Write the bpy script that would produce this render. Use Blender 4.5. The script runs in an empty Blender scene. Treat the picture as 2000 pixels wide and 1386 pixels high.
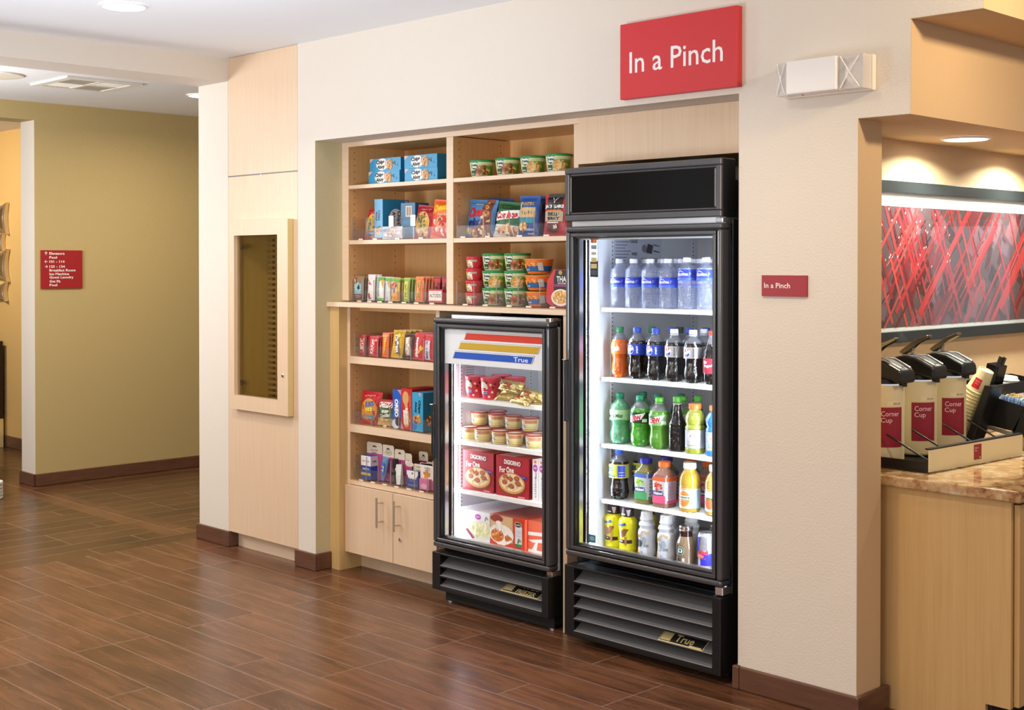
import bpy, math, random
from mathutils import Matrix, Vector
random.seed(7)
C = bpy.context.scene.collection
PI = math.pi
# ------------------------------------------------------------------ camera
cam = bpy.data.cameras.new('camera'); cam_o = bpy.data.objects.new('camera', cam); C.objects.link(cam_o)
cam.sensor_width = 36.0; cam.lens = 46.27; cam.shift_y = -0.07465; cam.clip_end = 60
cam_o.location = (3.5226, -3.8203, 1.5)
cam_o.rotation_euler = (PI/2-0.0113, 0, 0.7929)
bpy.context.scene.camera = cam_o
# ------------------------------------------------------------------ exposure and world
vs = bpy.context.scene.view_settings
vs.view_transform = 'Standard'; vs.look = 'None'; vs.gamma = 1.0; vs.use_curve_mapping = False
vs.exposure = 0.08
W = bpy.data.worlds.new('world'); bpy.context.scene.world = W; W.use_nodes = True
bg = W.node_tree.nodes['Background']; bg.inputs[0].default_value = (.98, .97, 1.0, 1); bg.inputs[1].default_value = 0.62
# ------------------------------------------------------------------ lights
def area(name, loc, target, size, power, col=(1,1,1), shape='DISK', spread=PI, size_y=None):
    l = bpy.data.lights.new(name, 'AREA'); l.shape = shape; l.size = size; l.energy = power; l.color = col; l.spread = spread
    if size_y: l.size_y = size_y
    o = bpy.data.objects.new(name, l); C.objects.link(o); o.location = loc
    d = Vector(target)-Vector(loc); o.rotation_euler = d.to_track_quat('-Z', 'Y').to_euler()
    return o
area('strobe_hall_side', (-3.85,-2.3,1.72), (-1.2,0.2,1.3), 0.75, 18, (0.90,0.94,1.0))
area('bounced_strobe', (-.55,-2.5,1.25), (-.80,-1.5,2.58), .8, 29, (0.82,0.91,1.0), spread=2.4)
area('hall_ceiling_fill', (-4.1,-1.9,1.95), (-4.0,-.6,2.58), .8, 40, (0.97,0.95,.92))  # added unseen lamp that brightens the hall ceiling
area('soft_fill_behind', (1.2,-5.6,2.0), (0.2,0,1.2), 2.4, 66, (1.0,.86,.68), 'RECTANGLE', size_y=1.8)  # big soft warm fill, added behind the camera
for cx, cy, p in ((-1.57,-1.1,11), (1.0,-1.1,13), (3.6,-2.6,10), (-1.57,-3.2,10), (1.0,-3.2,10)):
    area('downlight', (cx,cy,2.56), (cx,cy,0), 0.14, p, (1.0,.80,.58), spread=2.4)
area('downlight_by_kitchen', (2.75,-.35,2.52), (1.44,.30,2.20), 0.14, 4.2, (1.0,.78,.50), spread=1.35)
area('downlight_aisle', (2.75,-.35,2.56), (2.75,-.35,0), 0.14, 9, (1.0,.78,.54), spread=2.6)
area('hall_downlight', (-3.93,.72,2.57), (-3.93,.72,0), 0.14, 17, (1.0,.86,.62), spread=2.9)
area('hall_downlight', (-4.0,-1.6,2.57), (-4.0,-1.6,0), 0.14, 16, (1.0,.86,.64), spread=2.6)
area('lounge_light', (-6.9,-.6,2.5), (-7.0,.7,1.3), 0.3, 20, (1.0,.86,.64), spread=2.6)
area('alcove_downlight', (1.19,.87,1.955), (1.14,.87,0), 0.12, 13, (.98,1.0,.84), spread=2.7)
area('alcove_downlight', (1.19,1.62,1.955), (1.14,1.62,0), 0.12, 13, (.98,1.0,.84), spread=2.7)
area('kitchen_downlight', (2.9,1.3,2.5), (2.2,1.3,0), 0.2, 7, (1.0,.80,.55), spread=2.8)

# ------------------------------------------------------------------ materials
MATS = {}
def mat(name, col, rough=.5, metal=0., spec=.5, emit=None, es=0., trans=0., ior=1.45, coat=0.):
    if name in MATS: return MATS[name]
    m = bpy.data.materials.new(name); m.use_nodes = True; n = m.node_tree.nodes['Principled BSDF']
    n.inputs['Base Color'].default_value = (*col, 1); n.inputs['Roughness'].default_value = rough
    n.inputs['Metallic'].default_value = metal; n.inputs['Specular IOR Level'].default_value = spec
    n.inputs['IOR'].default_value = ior; n.inputs['Transmission Weight'].default_value = trans; n.inputs['Coat Weight'].default_value = coat
    if emit: n.inputs['Emission Color'].default_value = (*emit, 1); n.inputs['Emission Strength'].default_value = es
    MATS[name] = m; return m
def s2l(c):
    return tuple(((x/255)/12.92 if x <= 10 else (((x/255)+.055)/1.055)**2.4) for x in c)
def P(hexs, rough=.42, **k):
    """print or plastic colour given as rrggbb"""
    n = 'colour_'+hexs+('' if rough == .42 else '_%d' % (rough*100))
    return mat(n, s2l(tuple(int(hexs[i:i+2],16) for i in (0,2,4))), rough, **k)
def nodes(m): return m.node_tree.nodes, m.node_tree.links
def bump_noise(m, scale, dist, strength=.3, detail=3, stretch=None):
    N, L = nodes(m); p = N['Principled BSDF']
    tc = N.new('ShaderNodeTexCoord'); no = N.new('ShaderNodeTexNoise'); no.inputs['Scale'].default_value = scale; no.inputs['Detail'].default_value = detail
    if stretch:
        mp = N.new('ShaderNodeMapping'); mp.inputs['Scale'].default_value = stretch; L.new(tc.outputs['Object'], mp.inputs[0]); L.new(mp.outputs[0], no.inputs['Vector'])
    else: L.new(tc.outputs['Object'], no.inputs['Vector'])
    b = N.new('ShaderNodeBump'); b.inputs['Strength'].default_value = strength; b.inputs['Distance'].default_value = dist
    L.new(no.outputs[0], b.inputs['Height']); L.new(b.outputs[0], p.inputs['Normal']); return m
def paint(name, col): return bump_noise(mat(name, col, .75, spec=.25), 130, .004, .35, 4)
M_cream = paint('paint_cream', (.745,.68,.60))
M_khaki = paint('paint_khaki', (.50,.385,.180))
M_sage = paint('niche_jamb_sage', (.60,.53,.33))  # niche left jamb: greener and darker than the cream wall front
M_tan = paint('paint_tan', (.66,.47,.28))
M_gold = paint('paint_gold', (.68,.45,.18))
M_ceil = bump_noise(mat('ceiling_white', (.90,.92,.95), .9, spec=.1), 90, .002, .15)
def wood(name, c1, c2, stretch, scale=9, rough=.42):
    m = mat(name, c1, rough); N, L = nodes(m); p = N['Principled BSDF']
    tc = N.new('ShaderNodeTexCoord'); mp = N.new('ShaderNodeMapping'); mp.inputs['Scale'].default_value = stretch
    no = N.new('ShaderNodeTexNoise'); no.inputs['Scale'].default_value = scale; no.inputs['Detail'].default_value = 6; no.inputs['Roughness'].default_value = .65
    cr = N.new('ShaderNodeValToRGB'); cr.color_ramp.elements[0].position = .3; cr.color_ramp.elements[1].position = .72
    cr.color_ramp.elements[0].color = (*c1,1); cr.color_ramp.elements[1].color = (*c2,1)
    L.new(tc.outputs['Object'], mp.inputs[0]); L.new(mp.outputs[0], no.inputs['Vector']); L.new(no.outputs[0], cr.inputs[0]); L.new(cr.outputs[0], p.inputs['Base Color'])
    return m
M_maple = wood('maple_veneer', (.72,.52,.35), (.78,.59,.42), (22,22,.7), 4)  # exterior maple, with the flash wash-out put into its pale colour
M_inner = wood('maple_interior_unflashed', (.70,.40,.155), (.78,.48,.22), (22,22,.7), 4)  # same maple kept deeper orange, without the flash wash-out
M_mapleh = wood('maple_edge', (.76,.57,.40), (.82,.64,.47), (.7,22,22), 4)
M_honey = wood('honey_veneer', (.56,.345,.135), (.64,.42,.19), (16,16,.5), 4)
M_base = wood('wood_look_baseboard', (.100,.043,.025), (.160,.072,.043), (1.2,1.2,14), 5, .35)
def planks(name, along_y, c_a, c_b, width=.165, length=.92):
    m = mat(name, c_a, .27); N, L = nodes(m); p = N['Principled BSDF']
    tc = N.new('ShaderNodeTexCoord'); mp = N.new('ShaderNodeMapping'); mp.inputs['Rotation'].default_value = (0,0,PI/2 if along_y else 0)
    mp.inputs['Location'].default_value = (.35,.155,0)
    L.new(tc.outputs['Object'], mp.inputs[0])
    br = N.new('ShaderNodeTexBrick'); br.inputs['Scale'].default_value = 1; br.inputs['Brick Width'].default_value = length; br.inputs['Row Height'].default_value = width
    br.inputs['Mortar Size'].default_value = .0024; br.inputs['Mortar Smooth'].default_value = .2; br.offset = .37; br.offset_frequency = 3
    br.inputs['Color1'].default_value = (0,0,0,1); br.inputs['Color2'].default_value = (1,1,1,1); br.inputs['Mortar'].default_value = (.5,.5,.5,1)
    L.new(mp.outputs[0], br.inputs['Vector'])
    g = N.new('ShaderNodeMapping'); g.inputs['Scale'].default_value = (1.0,9,1)
    L.new(mp.outputs[0], g.inputs[0])
    add = N.new('ShaderNodeVectorMath'); add.operation = 'MULTIPLY_ADD'; add.inputs[1].default_value = (7,3,5)
    L.new(br.outputs['Color'], add.inputs[0]); L.new(g.outputs[0], add.inputs[2])
    no = N.new('ShaderNodeTexNoise'); no.inputs['Scale'].default_value = 2.6; no.inputs['Detail'].default_value = 8; no.inputs['Roughness'].default_value = .68; no.inputs['Distortion'].default_value = .8
    L.new(add.outputs[0], no.inputs['Vector'])
    n2 = N.new('ShaderNodeTexNoise'); n2.inputs['Scale'].default_value = 2.2; n2.inputs['Detail'].default_value = 3; L.new(mp.outputs[0], n2.inputs['Vector'])
    mx = N.new('ShaderNodeMath'); mx.operation = 'MULTIPLY_ADD'; mx.inputs[1].default_value = .12
    L.new(br.outputs['Color'], mx.inputs[0]); L.new(no.outputs[0], mx.inputs[2])
    m3 = N.new('ShaderNodeMath'); m3.operation = 'MULTIPLY_ADD'; m3.inputs[1].default_value = .45; L.new(n2.outputs[0], m3.inputs[0]); L.new(mx.outputs[0], m3.inputs[2])
    cr = N.new('ShaderNodeValToRGB'); cr.color_ramp.elements[0].position = .52; cr.color_ramp.elements[1].position = .98
    cr.color_ramp.elements[0].color = (*c_a,1); cr.color_ramp.elements[1].color = (*c_b,1); L.new(m3.outputs[0], cr.inputs[0])
    mix = N.new('ShaderNodeMix'); mix.data_type = 'RGBA'; mix.inputs['B'].default_value = (.27,.18,.14,1)
    L.new(br.outputs['Fac'], mix.inputs['Factor']); L.new(cr.outputs[0], mix.inputs['A']); L.new(mix.outputs['Result'], p.inputs['Base Color'])
    b = N.new('ShaderNodeBump'); b.inputs['Strength'].default_value = .25; b.inputs['Distance'].default_value = .0015; L.new(no.outputs[0], b.inputs['Height'])
    L.new(b.outputs[0], p.inputs['Normal']); return m
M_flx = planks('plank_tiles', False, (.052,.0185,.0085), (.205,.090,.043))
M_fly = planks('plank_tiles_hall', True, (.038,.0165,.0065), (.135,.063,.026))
def granite():
    m = mat('granite', (.4,.25,.12), .08, coat=.3); N, L = nodes(m); p = N['Principled BSDF']; tc = N.new('ShaderNodeTexCoord')
    a = N.new('ShaderNodeTexNoise'); a.inputs['Scale'].default_value = 26; a.inputs['Detail'].default_value = 10; a.inputs['Roughness'].default_value = .75; L.new(tc.outputs['Object'], a.inputs['Vector'])
    b = N.new('ShaderNodeTexNoise'); b.inputs['Scale'].default_value = 6; b.inputs['Detail'].default_value = 6; b.inputs['Distortion'].default_value = 1.5; L.new(tc.outputs['Object'], b.inputs['Vector'])
    s = N.new('ShaderNodeMath'); s.operation = 'MULTIPLY_ADD'; s.inputs[1].default_value = .6; L.new(b.outputs[0], s.inputs[0]); L.new(a.outputs[0], s.inputs[2])
    cr = N.new('ShaderNodeValToRGB'); e = cr.color_ramp.elements; e[0].position = .55; e[0].color = (.03,.02,.015,1); e[1].position = 1.0; e[1].color = (.62,.52,.40,1)
    for pos, c in ((.66,(.20,.09,.04,1)), (.76,(.42,.23,.10,1)), (.86,(.52,.35,.18,1))):
        x = e.new(pos); x.color = c
    L.new(s.outputs[0], cr.inputs[0]); L.new(cr.outputs[0], p.inputs['Base Color']); return m
M_granite = granite()
def clear(name, tint, amount, rough=.02, haze=None, bump=None, ior=1.45):
    """thin clear plastic or glass: mostly see-through plus a Fresnel gloss"""
    if name in MATS: return MATS[name]
    m = bpy.data.materials.new(name); m.use_nodes = True; N, L = nodes(m); N.clear()
    out = N.new('ShaderNodeOutputMaterial'); t = N.new('ShaderNodeBsdfTransparent'); t.inputs[0].default_value = (*tint,1)
    g = N.new('ShaderNodeBsdfGlossy'); g.inputs['Roughness'].default_value = rough; g.inputs[0].default_value = (1,1,1,1)
    fr = N.new('ShaderNodeFresnel'); ge = N.new('ShaderNodeNewGeometry'); io = N.new('ShaderNodeMapRange')   # same reflectance on both faces of a thin sheet
    io.inputs['To Min'].default_value = ior; io.inputs['To Max'].default_value = 1/ior
    L.new(ge.outputs['Backfacing'], io.inputs['Value']); L.new(io.outputs[0], fr.inputs[0]); mx = N.new('ShaderNodeMixShader')
    base = t
    if haze:
        d = N.new('ShaderNodeBsdfPrincipled'); d.inputs['Base Color'].default_value = (*haze,1); d.inputs['Roughness'].default_value = .15
        mm = N.new('ShaderNodeMixShader'); mm.inputs[0].default_value = amount; L.new(t.outputs[0], mm.inputs[1]); L.new(d.outputs[0], mm.inputs[2]); base = mm
    L.new(fr.outputs[0], mx.inputs[0]); L.new(base.outputs[0], mx.inputs[1]); L.new(g.outputs[0], mx.inputs[2]); L.new(mx.outputs[0], out.inputs[0])
    if bump:
        tc = N.new('ShaderNodeTexCoord'); no = N.new('ShaderNodeTexNoise'); no.inputs['Scale'].default_value = bump[0]; no.inputs['Detail'].default_value = 2
        L.new(tc.outputs['Object'], no.inputs['Vector']); b = N.new('ShaderNodeBump'); b.inputs['Distance'].default_value = bump[1]; b.inputs['Strength'].default_value = 1
        L.new(no.outputs[0], b.inputs['Height']); L.new(b.outputs[0], g.inputs['Normal']); L.new(b.outputs[0], fr.inputs['Normal'])
        if haze: L.new(b.outputs[0], d.inputs['Normal'])
    MATS[name] = m; return m
M_glass = clear('clear_glass', (.985,.99,.99), 0, ior=1.2)
M_pglass = clear('picture_glass', (.97,.98,.98), 0)
M_acryl = clear('clear_acrylic', (.97,.965,.965), .03, .16, (.8,.76,.76), ior=1.10)
M_acedge = clear('acrylic_edge', (.75,.70,.68), .40, .1, (.72,.66,.64), ior=1.3)
M_water = clear('water_bottle_plastic', (.86,.89,.98), .16, .05, (.78,.82,1.0), (70,.012))
M_neck = clear('bottle_neck_plastic', (.72,.72,.75), .25, .05, (.5,.5,.55), (60,.003))
M_blackp = bump_noise(mat('black_textured_plastic', (.008,.008,.009), .34, spec=.5), 900, .0004, .4)
M_grey = bump_noise(mat('grey_door_frame_plastic', (.048,.048,.056), .28, spec=1.0, coat=.5), 900, .0004, .4)
M_slat = mat('grille_slat', (.115,.118,.128), .42)
M_black = mat('black_gloss', (.006,.006,.0065), .16, spec=.22)
M_flat = mat('flat_black', (.008,.008,.008), .6)
M_white = mat('white_liner', (.82,.84,.88), .4)
M_wht = P('f4f2ee'); M_alu = mat('brushed_aluminium', (.72,.72,.74), .28, 1.0)
M_nick = mat('satin_nickel', (.62,.56,.48), .3, 1.0); M_chrome = mat('chrome', (.85,.85,.86), .08, 1.0)
M_brass = mat('brass_print', (.90,.76,.36), .35, .35)
M_led = mat('led_tube', (1,1,1), .3, emit=(.74,.86,1.0), es=125)
M_led2 = mat('led_tube_freezer', (1,1,1), .3, emit=(.86,.92,1.0), es=48)
M_lamp = mat('lamp_lens', (1,1,1), .3, emit=(1.0,.96,.88), es=14)
M_red = mat('sign_red', s2l((206,52,56)), .38); M_dred = mat('sign_dark_red', s2l((158,36,42)), .4)
M_maroon = P('8e1527'); M_letter = P('f6f0f0', .5)

# ------------------------------------------------------------------ mesh building
_tx = {}
def text_tris(s, bold=.0):
    k = (s, bold)
    if k in _tx: return _tx[k]
    cu = bpy.data.curves.new('t', 'FONT'); cu.body = s; cu.size = 1; cu.resolution_u = 2; cu.offset = bold; cu.fill_mode = 'FRONT'
    o = bpy.data.objects.new('t', cu); C.objects.link(o)
    dg = bpy.context.evaluated_depsgraph_get(); me = o.evaluated_get(dg).to_mesh(); me.calc_loop_triangles()
    vs_ = [(v.co.x, v.co.y) for v in me.vertices]; tr = [tuple(t.vertices) for t in me.loop_triangles]
    o.evaluated_get(dg).to_mesh_clear(); bpy.data.objects.remove(o); bpy.data.curves.remove(cu)
    if vs_:
        x0 = min(v[0] for v in vs_); x1 = max(v[0] for v in vs_); y0 = min(v[1] for v in vs_); y1 = max(v[1] for v in vs_)
        vs_ = [((x-x0)/(x1-x0)-.5, (y-y0)/(y1-y0)-.5) for x, y in vs_]
    _tx[k] = (vs_, tr); return _tx[k]
def clip_cell(p, x0, x1, y0, y1):
    for ax, lim, sg in ((0,x0,1),(0,x1,-1),(1,y0,1),(1,y1,-1)):
        out = []
        for i in range(len(p)):
            a, c = p[i], p[(i+1) % len(p)]; ia, ic = sg*(a[ax]-lim) >= 0, sg*(c[ax]-lim) >= 0
            if ia: out.append(a)
            if ia != ic: k = (lim-a[ax])/(c[ax]-a[ax]); out.append((a[0]+(c[0]-a[0])*k, a[1]+(c[1]-a[1])*k))
        p = out
        if len(p) < 3: return []
    return p
def split_cells(p, cell):
    xs = [q[0] for q in p]; ys = [q[1] for q in p]
    if not cell or (max(xs)-min(xs) < cell*1.2 and max(ys)-min(ys) < cell*1.2): return [p]
    out = []
    for i in range(math.floor(min(xs)/cell), math.floor(max(xs)/cell)+1):
        for j in range(math.floor(min(ys)/cell), math.floor(max(ys)/cell)+1):
            c = clip_cell(p, i*cell, (i+1)*cell, j*cell, (j+1)*cell)
            if c: out.append(c)
    return out
class B:
    def __init__(s): s.v = []; s.f = []; s.m = []; s.mats = []; s.sm = []
    def mi(s, m):
        if m not in s.mats: s.mats.append(m)
        return s.mats.index(m)
    def add(s, vs_, fs, m, M=None, smooth=False):
        o = len(s.v); s.v += [tuple(M @ Vector(p)) if M else tuple(p) for p in vs_]
        i = s.mi(m)
        for f in fs: s.f.append(tuple(o+k for k in f)); s.m.append(i); s.sm.append(smooth)
        return s
    def box(s, x0, x1, y0, y1, z0, z1, m, M=None):
        vs_ = [(x0,y0,z0),(x1,y0,z0),(x1,y1,z0),(x0,y1,z0),(x0,y0,z1),(x1,y0,z1),(x1,y1,z1),(x0,y1,z1)]
        return s.add(vs_, [(0,3,2,1),(4,5,6,7),(0,1,5,4),(1,2,6,5),(2,3,7,6),(3,0,4,7)], m, M)
    def prism(s, pts, a, b, m, axis='Y', M=None):
        """polygon pts (u,w) extruded from a to b along the axis"""
        def q(u, w, t): return {'Y':(u,t,w), 'X':(t,u,w), 'Z':(u,w,t)}[axis]
        n = len(pts); vs_ = [q(u,w,a) for u,w in pts]+[q(u,w,b) for u,w in pts]
        fs = [tuple(range(n)), tuple(range(2*n-1,n-1,-1))]+[(i,n+i,n+(i+1)%n,(i+1)%n) for i in range(n)]
        return s.add(vs_, fs, m, M)
    def tube(s, pts, r, m, n=8, M=None, closed=False):
        pts = [Vector(p) for p in pts]; vs_ = []; K = len(pts)
        for i, p in enumerate(pts):
            d = (pts[min(i+1,K-1)]-pts[max(i-1,0)]).normalized(); a = d.orthogonal().normalized(); b_ = d.cross(a)
            if i and abs(d.dot(pd)) < 1: a = (pa - d*pa.dot(d)).normalized(); b_ = d.cross(a)
            pa = a; pd = d; rr = r[i] if isinstance(r, (list,tuple)) else r
            for k in range(n):
                t = 2*PI*k/n; vs_.append(p+a*math.cos(t)*rr+b_*math.sin(t)*rr)
        fs = [(i*n+k, i*n+(k+1)%n, (i+1)*n+(k+1)%n, (i+1)*n+k) for i in range(K-1) for k in range(n)]
        s.add(vs_, fs, m, M, True); s.add(vs_[:n], [tuple(range(n-1,-1,-1))], m, M); s.add(vs_[-n:], [tuple(range(n))], m, M); return s
    def lathe(s, prof, m, seg=28, M=None, petal=0, cap=True):
        """prof: (z, r[, mat[, n]]), n > 2 squares the section off"""
        for i in range(len(prof)-1):
            a, b_ = prof[i], prof[i+1]; mm = (a[2] if len(a) > 2 and a[2] else m)
            ring = []
            for q in (a, b_):
                n = q[3] if len(q) > 3 else 2
                for k in range(seg):
                    t = 2*PI*k/seg; c, d = math.cos(t), math.sin(t); r = q[1]
                    if n > 2: r = r*(abs(c)**n+abs(d)**n)**(-1/n)
                    if petal and q[0] < .022: r *= 1-petal*(.5+.5*math.cos(5*t))*(1-q[0]/.022)
                    ring.append((r*c, r*d, q[0]))
            s.add(ring, [(k,(k+1)%seg,seg+(k+1)%seg,seg+k) for k in range(seg)], mm, M, True)
        for q, rev in ((prof[0],1), (prof[-1],0)):
            if cap and q[1] > 1e-4:
                n = q[3] if len(q) > 3 else 2
                ring = []
                for k in range(seg):
                    t = 2*PI*k/seg; c, d = math.cos(t), math.sin(t); r = q[1]
                    if n > 2: r = r*(abs(c)**n+abs(d)**n)**(-1/n)
                    ring.append((r*c, r*d, q[0]))
                mm = (prof[0][2] if rev and len(prof[0]) > 2 and prof[0][2] else (prof[-2][2] if not rev and len(prof[-2]) > 2 and prof[-2][2] else m))
                s.add(ring, [tuple(range(seg-1,-1,-1)) if rev else tuple(range(seg))], mm, M)
        return s
    def decor(s, S, items, M=None, e0=.0005, cell=None):
        """flat printing laid on the surface S(u, v, lift)"""
        if getattr(S, 'curved', False): cell = cell or .009; e0 = max(e0, .0007)
        for k, it in enumerate(items):
            e = e0+.00022*k; kind = it[0]
            if kind == 'r':
                _, x, y, w, h, m = it[:6]; n1 = max(1, min(14, int(w/.008))); n2 = max(1, min(10, int(h/.012)))
                vs_ = [S(x+w*i/n1, y+h*j/n2, e) for j in range(n2+1) for i in range(n1+1)]
                fs = [(j*(n1+1)+i, j*(n1+1)+i+1, (j+1)*(n1+1)+i+1, (j+1)*(n1+1)+i) for j in range(n2) for i in range(n1)]
                s.add(vs_, fs, m, M)
            elif kind == 'e':
                _, cx, cy, rx, ry, m = it[:6]; n = 20
                vs_ = [S(cx, cy, e)]
                for q in (.5, 1): vs_ += [S(cx+rx*q*math.cos(2*PI*i/n), cy+ry*q*math.sin(2*PI*i/n), e) for i in range(n)]
                fs = [(0,1+i,1+(i+1)%n) for i in range(n)]+[(1+i,1+n+i,1+n+(i+1)%n,1+(i+1)%n) for i in range(n)]
                s.add(vs_, fs, m, M)
            elif kind == 'p':
                _, pts, m = it[:3]
                for pc in split_cells(pts, cell): s.add([S(x,y,e) for x,y in pc], [tuple(range(len(pc)))], m, M)
            elif kind == 't':
                _, st, cx, cy, w, h, m = it[:7]; rot = it[7] if len(it) > 7 else 0; bold = it[8] if len(it) > 8 else .012
                v, tr = text_tris(st, bold); c, d = math.cos(rot), math.sin(rot)
                pv = [(cx+x*w*c-y*h*d, cy+x*w*d+y*h*c) for x,y in v]
                if cell and max(w,h) > .03:
                    for f in tr:
                        for pc in split_cells([pv[i] for i in f], cell): s.add([S(x,y,e) for x,y in pc], [tuple(range(len(pc)))], m, M)
                else: s.add([S(x,y,e) for x,y in pv], tr, m, M)
            elif kind == 'blobs':      # scattered small ellipses: food, dots, crumbs
                _, cx, cy, rx, ry, n, ms, sz, seed = it; R = random.Random(seed)
                for q in range(n):
                    a = R.random()*2*PI; rr = math.sqrt(R.random()); x = cx+rx*rr*math.cos(a); y = cy+ry*rr*math.sin(a)
                    w = sz*R.uniform(.6,1.3); h = sz*R.uniform(.5,1.0); t = R.random()*PI; c, d = math.cos(t), math.sin(t)
                    s.add([S(x+w*math.cos(2*PI*i/7)*c-h*math.sin(2*PI*i/7)*d, y+w*math.cos(2*PI*i/7)*d+h*math.sin(2*PI*i/7)*c, e+.00003*q) for i in range(7)], [tuple(range(7))], ms[q % len(ms)], M)
        return s
    def build(s, name, parent=None, loc=(0,0,0), rot=(0,0,0), bevel=0, seg=2):
        me = bpy.data.meshes.new(name); me.from_pydata(s.v, [], s.f)
        for m in s.mats: me.materials.append(m)
        me.polygons.foreach_set('material_index', s.m); me.polygons.foreach_set('use_smooth', s.sm); me.update()
        o = bpy.data.objects.new(name, me); C.objects.link(o); o.location = loc; o.rotation_euler = rot
        if parent: o.parent = parent
        if bevel:
            md = o.modifiers.new('bevel', 'BEVEL'); md.width = bevel; md.segments = seg; md.limit_method = 'ANGLE'; md.angle_limit = .6
        return o
def thing(name, label, cat, loc=(0,0,0), rz=0, group=None):
    o = bpy.data.objects.new(name, None); C.objects.link(o); o.location = loc; o.rotation_euler = (0,0,rz)
    return tag(o, label, cat, group)
def tag(o, label, cat, group=None):
    o['label'] = label; o['category'] = cat
    if group: o['group'] = group
    return o
def dup(root, loc, label=None, rz=None, group=None, scale=None):
    r = root.copy(); C.objects.link(r); r.location = loc
    if rz is not None: r.rotation_euler = (root.rotation_euler[0], root.rotation_euler[1], rz)
    if scale: r.scale = scale
    if label: r['label'] = label
    if group: r['group'] = group
    for ch in list(root.children):
        c = ch.copy(); C.objects.link(c); c.parent = r
        for g in list(ch.children):
            d = g.copy(); C.objects.link(d); d.parent = c
    return r
def struct(o): o['kind'] = 'structure'; return o
def plane_front(x, y, z):           # faces -Y, u to +X, v up
    return lambda u, v, e: (x+u, y-e, z+v)
def plane_side(x, y, z):            # faces +X, u to +Y, v up
    return lambda u, v, e: (x+e, y+u, z+v)
def plane_top(x, y, z):
    return lambda u, v, e: (x+u, y+v, z+e)
def cyl_map(R, z0, a0=-PI/2):
    f = R if callable(R) else (lambda v: R)
    S = lambda u, v, e: ((f(v)+e)*math.cos(a0+u/f(v)), (f(v)+e)*math.sin(a0+u/f(v)), z0+v)
    S.curved = True; return S
def prof_map(prof, a0=-PI/2):
    def f(v):
        for a, b in zip(prof, prof[1:]):
            if a[0] <= v <= b[0]: return a[1]+(b[1]-a[1])*(v-a[0])/max(1e-6,b[0]-a[0])
        return prof[-1][1]
    R0 = max(p[1] for p in prof)
    S = lambda u, v, e: ((f(v)+e)*math.cos(a0+u/R0), (f(v)+e)*math.sin(a0+u/R0), v)
    S.curved = True; return S

# ================================================================== ROOM SHELL
HC = 2.585
b = B()
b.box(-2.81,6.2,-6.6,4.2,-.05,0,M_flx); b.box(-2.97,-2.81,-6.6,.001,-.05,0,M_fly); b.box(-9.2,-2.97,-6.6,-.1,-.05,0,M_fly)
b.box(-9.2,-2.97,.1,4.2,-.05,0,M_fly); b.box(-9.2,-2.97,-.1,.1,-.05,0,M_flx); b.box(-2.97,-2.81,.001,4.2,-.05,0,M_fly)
struct(b.build('floor'))
b = B().box(-9.2,6.2,-6.6,4.2,HC,HC+.05,M_ceil); struct(b.build('ceiling'))
# main wall on Y = 0 with the vending niche, the recessed display cabinet and the coffee alcove
b = B()
b.box(-2.7874,-2.4963,0,.14,0,HC,M_cream); b.box(-1.8671,-1.7232,0,.30,0,2.098,M_cream).box(-1.8671,-1.7216,0,.14,2.098,HC,M_cream)
b.box(-1.7216,.7816,0,.14,2.098,HC,M_cream); b.box(.7816,1.252,0,.15,0,1.973,M_cream).box(.7816,1.2533,0,.15,1.973,HC,M_cream)
b.box(1.2533,1.4388,0,.15,1.9742,HC,M_cream); b.box(1.4388,1.6778,0,.15,2.2742,HC,M_cream)
struct(b.build('wall_front'))
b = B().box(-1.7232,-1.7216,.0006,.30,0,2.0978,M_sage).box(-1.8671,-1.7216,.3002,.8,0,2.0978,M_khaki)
struct(b.build('wall_niche_left'))
b = B().box(-1.8671,.7816,.8,.86,0,2.098,M_cream); struct(b.build('wall_niche_back'))
b = B().box(.7816,.84,.15,.8,0,2.098,M_cream); struct(b.build('wall_niche_right'))
b = B().box(-1.7216,.7816,.14,.8,2.098,2.16,M_cream); struct(b.build('ceiling_niche'))
# coffee alcove: back wall, dropped ceiling, stepped header
b = B().box(.90,.97,.15,4.2,0,HC,M_tan); struct(b.build('wall_alcove'))
b = B().box(1.2521,1.2533,.0006,.1504,.0,1.9728,M_tan).box(.97,1.2521,.1501,.1504,0,1.9728,M_tan); struct(b.build('trim_4'))
b = B().box(.97,1.44,.15,4.2,1.973,2.273,M_tan).box(.97,1.679,.15,4.2,2.273,HC,M_tan)
b.box(1.4390,1.44,.0006,.15,1.973,2.2728,M_tan).box(1.6780,1.679,.0006,.15,2.273,HC,M_tan).box(1.4402,1.6778,.0006,.15,2.2728,2.274,M_tan).box(1.2535,1.4388,.0006,.15,1.9728,1.974,M_tan)
struct(b.build('trim_2'))
# beam over the hallway mouth
b = B().box(-2.7874,-2.5033,-6.6,-.0005,2.463,HC,M_cream); struct(b.build('trim_1'))
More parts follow.
